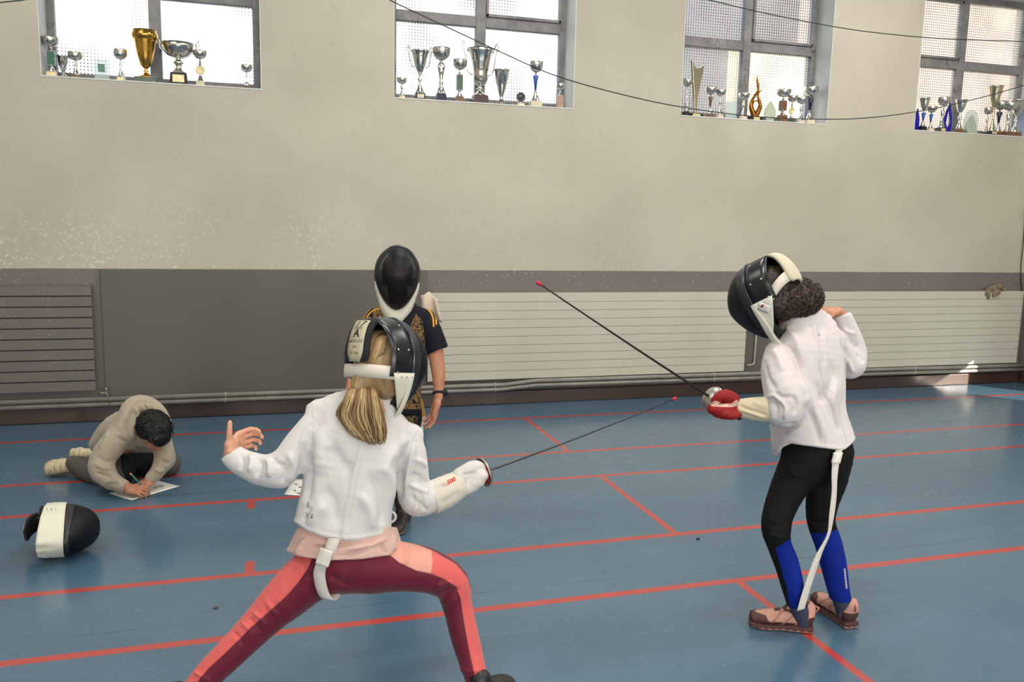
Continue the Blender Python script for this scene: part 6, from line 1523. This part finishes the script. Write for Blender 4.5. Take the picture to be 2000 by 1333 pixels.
    g = G('beige_fleece'); co = g.co(); cc = g.mix(g.noise(10, co, 3), lin((160, 150, 132)), lin((172, 161, 142))); pr_ = g.math('MULTIPLY', g.math('GREATER_THAN', g.attr('print'), 0), g.ramp(g.noise(40, co, 2), .48, .52)); cc = g.mix(pr_, cc, lin((22, 22, 24)))
    mh = g.fin(cc, .9, 0, g.bump(g.noise(300, co, 2), .3, .002), .2, Sheen_Weight=.3)
    prp = [(238, 884), (272, 872), (278, 880), (245, 892)]
    sculpt('hoodie', H_, mh, body, 3, lambda V, N: folds(V, N, fl)+cloth(V, 81, .004, 11), {'print': lambda V, N: poly_sd(px_of(V), prp)})
    # trousers
    Tr = Sdf(.0048, .03)
    Tr.ell(P(222, 892, 4.88), (.12, .12, .10), k=0)
    Tr.tube(*Ls([(228, 900, 4.84, 30), (236, 922, 4.72, 26), (212, 934, 4.70, 24)]), k=.03); Tr.tube(*Ls([(212, 932, 4.71, 23), (180, 922, 4.76, 22), (158, 912, 4.81, 19), (143, 906, 4.84, 15)]), k=.03)
    Tr.tube(*Ls([(240, 895, 4.88, 30), (290, 900, 4.90, 27), (328, 905, 4.885, 24)]), k=.03); Tr.tube(*Ls([(326, 908, 4.91, 22), (280, 905, 5.0, 19), (200, 893, 5.03, 14)]), k=.03)
    Tr.plane([0, 0, .004], (0, 0, -1.), .003)
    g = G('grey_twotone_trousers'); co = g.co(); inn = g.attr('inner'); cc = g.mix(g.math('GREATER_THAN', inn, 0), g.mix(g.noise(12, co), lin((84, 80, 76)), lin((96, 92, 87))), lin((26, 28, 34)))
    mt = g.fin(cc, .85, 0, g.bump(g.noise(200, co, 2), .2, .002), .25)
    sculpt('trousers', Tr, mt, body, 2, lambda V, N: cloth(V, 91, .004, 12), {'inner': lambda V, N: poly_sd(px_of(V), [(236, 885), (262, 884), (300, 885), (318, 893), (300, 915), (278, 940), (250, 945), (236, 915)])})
    # chunky cream trainers
    mc = simple('cream_trainer', (196, 184, 152), .6, var=.12, scale=40); msl = simple('grey_trainer_sole', (128, 122, 104), .7)
    for a, d_, lift in ((P(146, 906, 4.84), -CR*.80-CF*.15-CU*.15, 0), (P(187, 892, 5.0), -CR*.9+CF*.1+CU*.05, 0)):
        f = _n(d_); r = _n(np.cross(f, CU)); n_ = np.cross(r, f)
        z = Sdf(.0042, .012); z.loft([(a+f*-.02, .032, .040, CU), (a+f*.04, .040, .036, CU), (a+f*.10, .046, .034, CU), (a+f*.145, .038, .028, CU)], CU, k=0)
        z.plane([0, 0, .003], (0, 0, -1.), .002)
        sh = sculpt('shoe', z, mc, body, 2, lambda V, N, a=a, f=f: .004*np.sign(np.sin(((V-a)@f)*110+((V-a)@CU)*60))*.5)
        b = B()
        for i in range(4): b.tube([Vector(a+f*(.01+.03*i)+CU*.035*math.sin(t)-CF*(.034*math.cos(t)+.006)) for t in np.linspace(-.9, 1.3, 8)], .006, 6)
        world_obj(b, 'laces', simple('cream_lace', (208, 198, 168), .7), sh)
        so_ = Sdf(.0042, .006); so_.loft([(a+f*-.035-CU*.0+CF*.0+n_*-.028, .016, .034, n_), (a+f*.05-n_*.030, .018, .040, n_), (a+f*.13-n_*.024, .018, .040, n_)], n_, k=0); so_.plane([0, 0, .002], (0, 0, -1.), .002)
        sculpt('sole', so_, msl, sh, 1)
    # hair
    hm = hair_mat('black_straight_hair', (8, 7, 8), (24, 21, 23), .5)
    X_, Y_, Z_ = Fh[:, 0], Fh[:, 1], Fh[:, 2]; at = lambda x, y, z: hc+X_*x+Y_*y+Z_*z
    c_ = Sdf(.0045, .01); c_.ell(at(0, -.006, .034), (.086, .102, .088), Fh, k=0); c_.ell(at(0, -.06, -.01), (.07, .045, .06), Fh, k=.03)
    c_.ell(at(.088, .012, -.012), (.026, .034, .034), Fh, k=.006, op='s')
    c_.ell(at(0, .052, .045), (.066, .045, .055), Fh, k=.02)
    c_.region(lambda X: (X-at(.034, .045, -.005))@_n(Y_*.75+X_*.9-Z_*.45), .006)
    c_.region(lambda X: (X-at(0, .045, -.015))@_n(Y_*.5-Z_), .006)
    hr_ = sculpt('hair', c_, hm, body, 2, lambda V, N: .009*perlin(V*26, 7)+.005*perlin(V*60, 8), {'tone': lambda V, N: .25+.3*perlin(V*60, 4)})
    rng = random.Random(9); b = B()
    for i in range(330):
        a = rng.uniform(0, 2*math.pi); st = rng.uniform(.0, .9); ln = rng.uniform(.5, .85); pts = []
        for j in range(7):
            ph = st+ln*j/6; ph = min(ph, 1.95); wob = .16*math.sin(j*.9+i); x = .090*math.sin(ph)*math.cos(a+wob); y = -.006+.106*math.sin(ph)*math.sin(a+wob); z = .034+.092*math.cos(ph)
            kk = 1.02+.05*math.sin(j*.5+i)*(j > 2)+.05*rng.random()*(j > 4); pts.append(Vector(at(x*kk, y*kk, z*kk-.002*j)))
        if (y > .03 and z < -.01) or ((x-.034)*.9+(y-.045)*.75-(z+.005)*.45 > 0): continue
        b.tube(pts, [.0018, .0030, .0034, .0034, .003, .002, .0006], 5)
    world_obj(b, 'hair_locks', hm, hr_)
    b = B(); b.ball(P(270, 815, 4.60), .006, 10); world_obj(b, 'earbud', simple('white_plastic', (235, 235, 235), .3), body)
    return body
writer = kneeling_boy()

# pencil held by the writing boy
a, b_ = P(279, 951, 4.46), P(254, 925, 4.44); d = b_-a
e = empty('pencil', a, 'green pencil with orange end held by the kneeling writer', 'pencil')
T_ = lambda v: Vector(v-a)
B().tube([T_(a+d*.12), T_(a+d*.88)], .0045, 6).obj('pencil_shaft', simple('green_pencil_paint', (40, 128, 112), .35), e)
B().tube([T_(a), T_(a+d*.12)], [.0008, .0045], 6).obj('pencil_point', simple('bare_wood', (206, 170, 120), .6), e)
B().tube([T_(a+d*.88), T_(a+d)], .0050, 8).obj('pencil_end', simple('orange_pencil_end', (226, 150, 60), .4), e)

# papers on the floor
M_PAPER = simple('white_paper', (226, 224, 220), .7, var=.01)
def sheet(px, label, curl=0.):
    c = [PZ(*q, .001) for q in px]; n = 8; rows = []
    for i in range(n+1):
        u_ = i/n; rows.append([c[0]*(1-u_)*(1-j/n)+c[1]*u_*(1-j/n)+c[2]*u_*j/n+c[3]*(1-u_)*j/n+np.array([0, 0, .0015+curl*max(0, (abs(u_-.5)*2)**6)]) for j in range(n+1)])
    b = B(); b.grid(rows); return tag(b.obj('paper_sheet', M_PAPER, solid=.0006), label, 'paper')
s1 = sheet([(213, 965), (258, 979), (352, 951), (300, 938)], 'white sheet of paper under the hands of the kneeling writer', .002)
M_PRINT = simple('faint_pencil_drawing', (176, 174, 174), .8)
b = B()
for k in range(5):
    pts = [Vector(PZ(302+k*4+2.5*math.sin(t*3+k), 953-k*1.0+1.6*math.cos(t*2.2+k), .0038)) for t in np.linspace(0, 4, 12)]; b.tube(pts, .0006, 4)
world_obj(b, 'pencil_drawing', M_PRINT, s1)
s2 = sheet([(555, 967), (634, 973), (652, 938), (573, 937)], 'white sheet with small dark printed figures on the floor behind the lunging fencer', .0)
b = B()
for x, y in ((578, 946), (586, 952), (576, 958.5), (584, 964), (606, 949), (616, 956), (604, 962)):
    def Q(dx, dy): return Vector(PZ(x+dx, y+dy, .0034))
    b.poly([Q(-3, 1), Q(-2.2, -.4), Q(-.6, -.6), Q(0, -1.8), Q(.8, -.6), Q(2.4, 0), Q(2.8, 1.1)][::-1])
world_obj(b, 'printed_figures', M_INK, s2)
b = B()
for x, y in ((582, 948), (571, 956), (578, 963), (592, 953)): b.poly([Vector(PZ(x+dx, y+dy, .0033)) for dx, dy in ((-3, .3), (3, .3), (3, -.4), (-3, -.4))])
world_obj(b, 'printed_captions', M_PRINT, s2)

# mask lying on its side
zc = .108; hc = PZ(117, 1037, zc); fR = np.array([CR[0], CR[1], 0.]); fF = np.array([CF[0], CF[1], 0.]); fF = _n(fF)
hf = _n(fR*.92+fF*.42-np.array([0, 0, .06])); hr = _n(np.array([0, 0, 1.])+fR*.08)
mk = make_mask(hc, frame(hr, hf), None, 'label', .93, bib='back', elastic=False)
trb = surf_cast([c for c in mk.children if c.name.startswith('bib') and not c.name.startswith('bib_')][0])
drape_text('5  E  L', .017, P(102, 995, 3.6), CR, CU, CF, M_INKG, mk, trb, name='bib_lettering', off=.005)
tag(mk, 'black and white fencing mask lying on its side on the blue floor', 'fencing mask')
# velcro strap and loose band at its open back
b = B(); rows = []
for i in range(6):
    v = i/5; rows.append([PZ(86-26*v, 1008+22*v, .15-.05*v)+np.array([0, 0, 0])+fF*(.04*u_) + np.array([0, 0, -.03*u_]) for u_ in np.linspace(-.5, 1.6, 5)])
world_obj(b.grid(rows), 'head_strap', M_PAD, mk, solid=.006)
rows = [[PZ(74-4*v, 1012+10*v, .15-.04*v)+fF*.03*u_ for u_ in (0, 1)] for v in np.linspace(0, 1, 4)]
world_obj(B().grid(rows), 'loose_band', M_ELASTIC, mk, solid=.003)

# rag on the corner radiator
def rag_():
    s = Sdf(.004, .012); Y = 6.535
    pt = lambda x, y, dy=0.: PY(x, y, Y+dy)
    s.tube([pt(1930, 568), pt(1940, 563, .02), pt(1950, 560, .03), pt(1958, 565, .02), pt(1963, 568, .0)], [.022, .028, .026, .016, .012], k=0)
    s.tube([pt(1932, 566, -.005), pt(1930, 573, -.022), pt(1931, 582, -.026)], [.022, .018, .012]); s.tube([pt(1926, 570, -.01), pt(1925, 576, -.022)], [.012, .008])
    s.loft([(pt(1948, 566, -.01), .045, .014, CR), (pt(1944, 573, -.024), .034, .008, CR), (pt(1939, 578, -.026), .016, .006, CR)], CR)
    o = sculpt('rag', s, simple('dirty_beige_cloth', (122, 110, 92), .95, var=.18, scale=40), None, 2, lambda V, N: .006*perlin(V*45, 2)+.004*perlin(V*95, 3))
    return tag(o, 'crumpled dirty rag hanging over the corner radiator', 'rag')
rag_()
# scraps on the floor
for (x, y, lb, cl) in ((421, 1187, 'tiny dry leaf scrap on the blue floor near the lunging rear leg', (104, 84, 74)), (1363, 1053, 'tiny black crumb on the blue floor between two red lines', (24, 24, 26))):
    q = PZ(x, y, .004); s = Sdf(.0018, .003); s.ell(q, (.011, .006, .0035)); s.ell(q+np.array([.007, .003, .001]), (.006, .004, .003)); tag(sculpt('floor_scrap', s, simple('scrap', cl, .9), None, 1), lb, 'scrap')
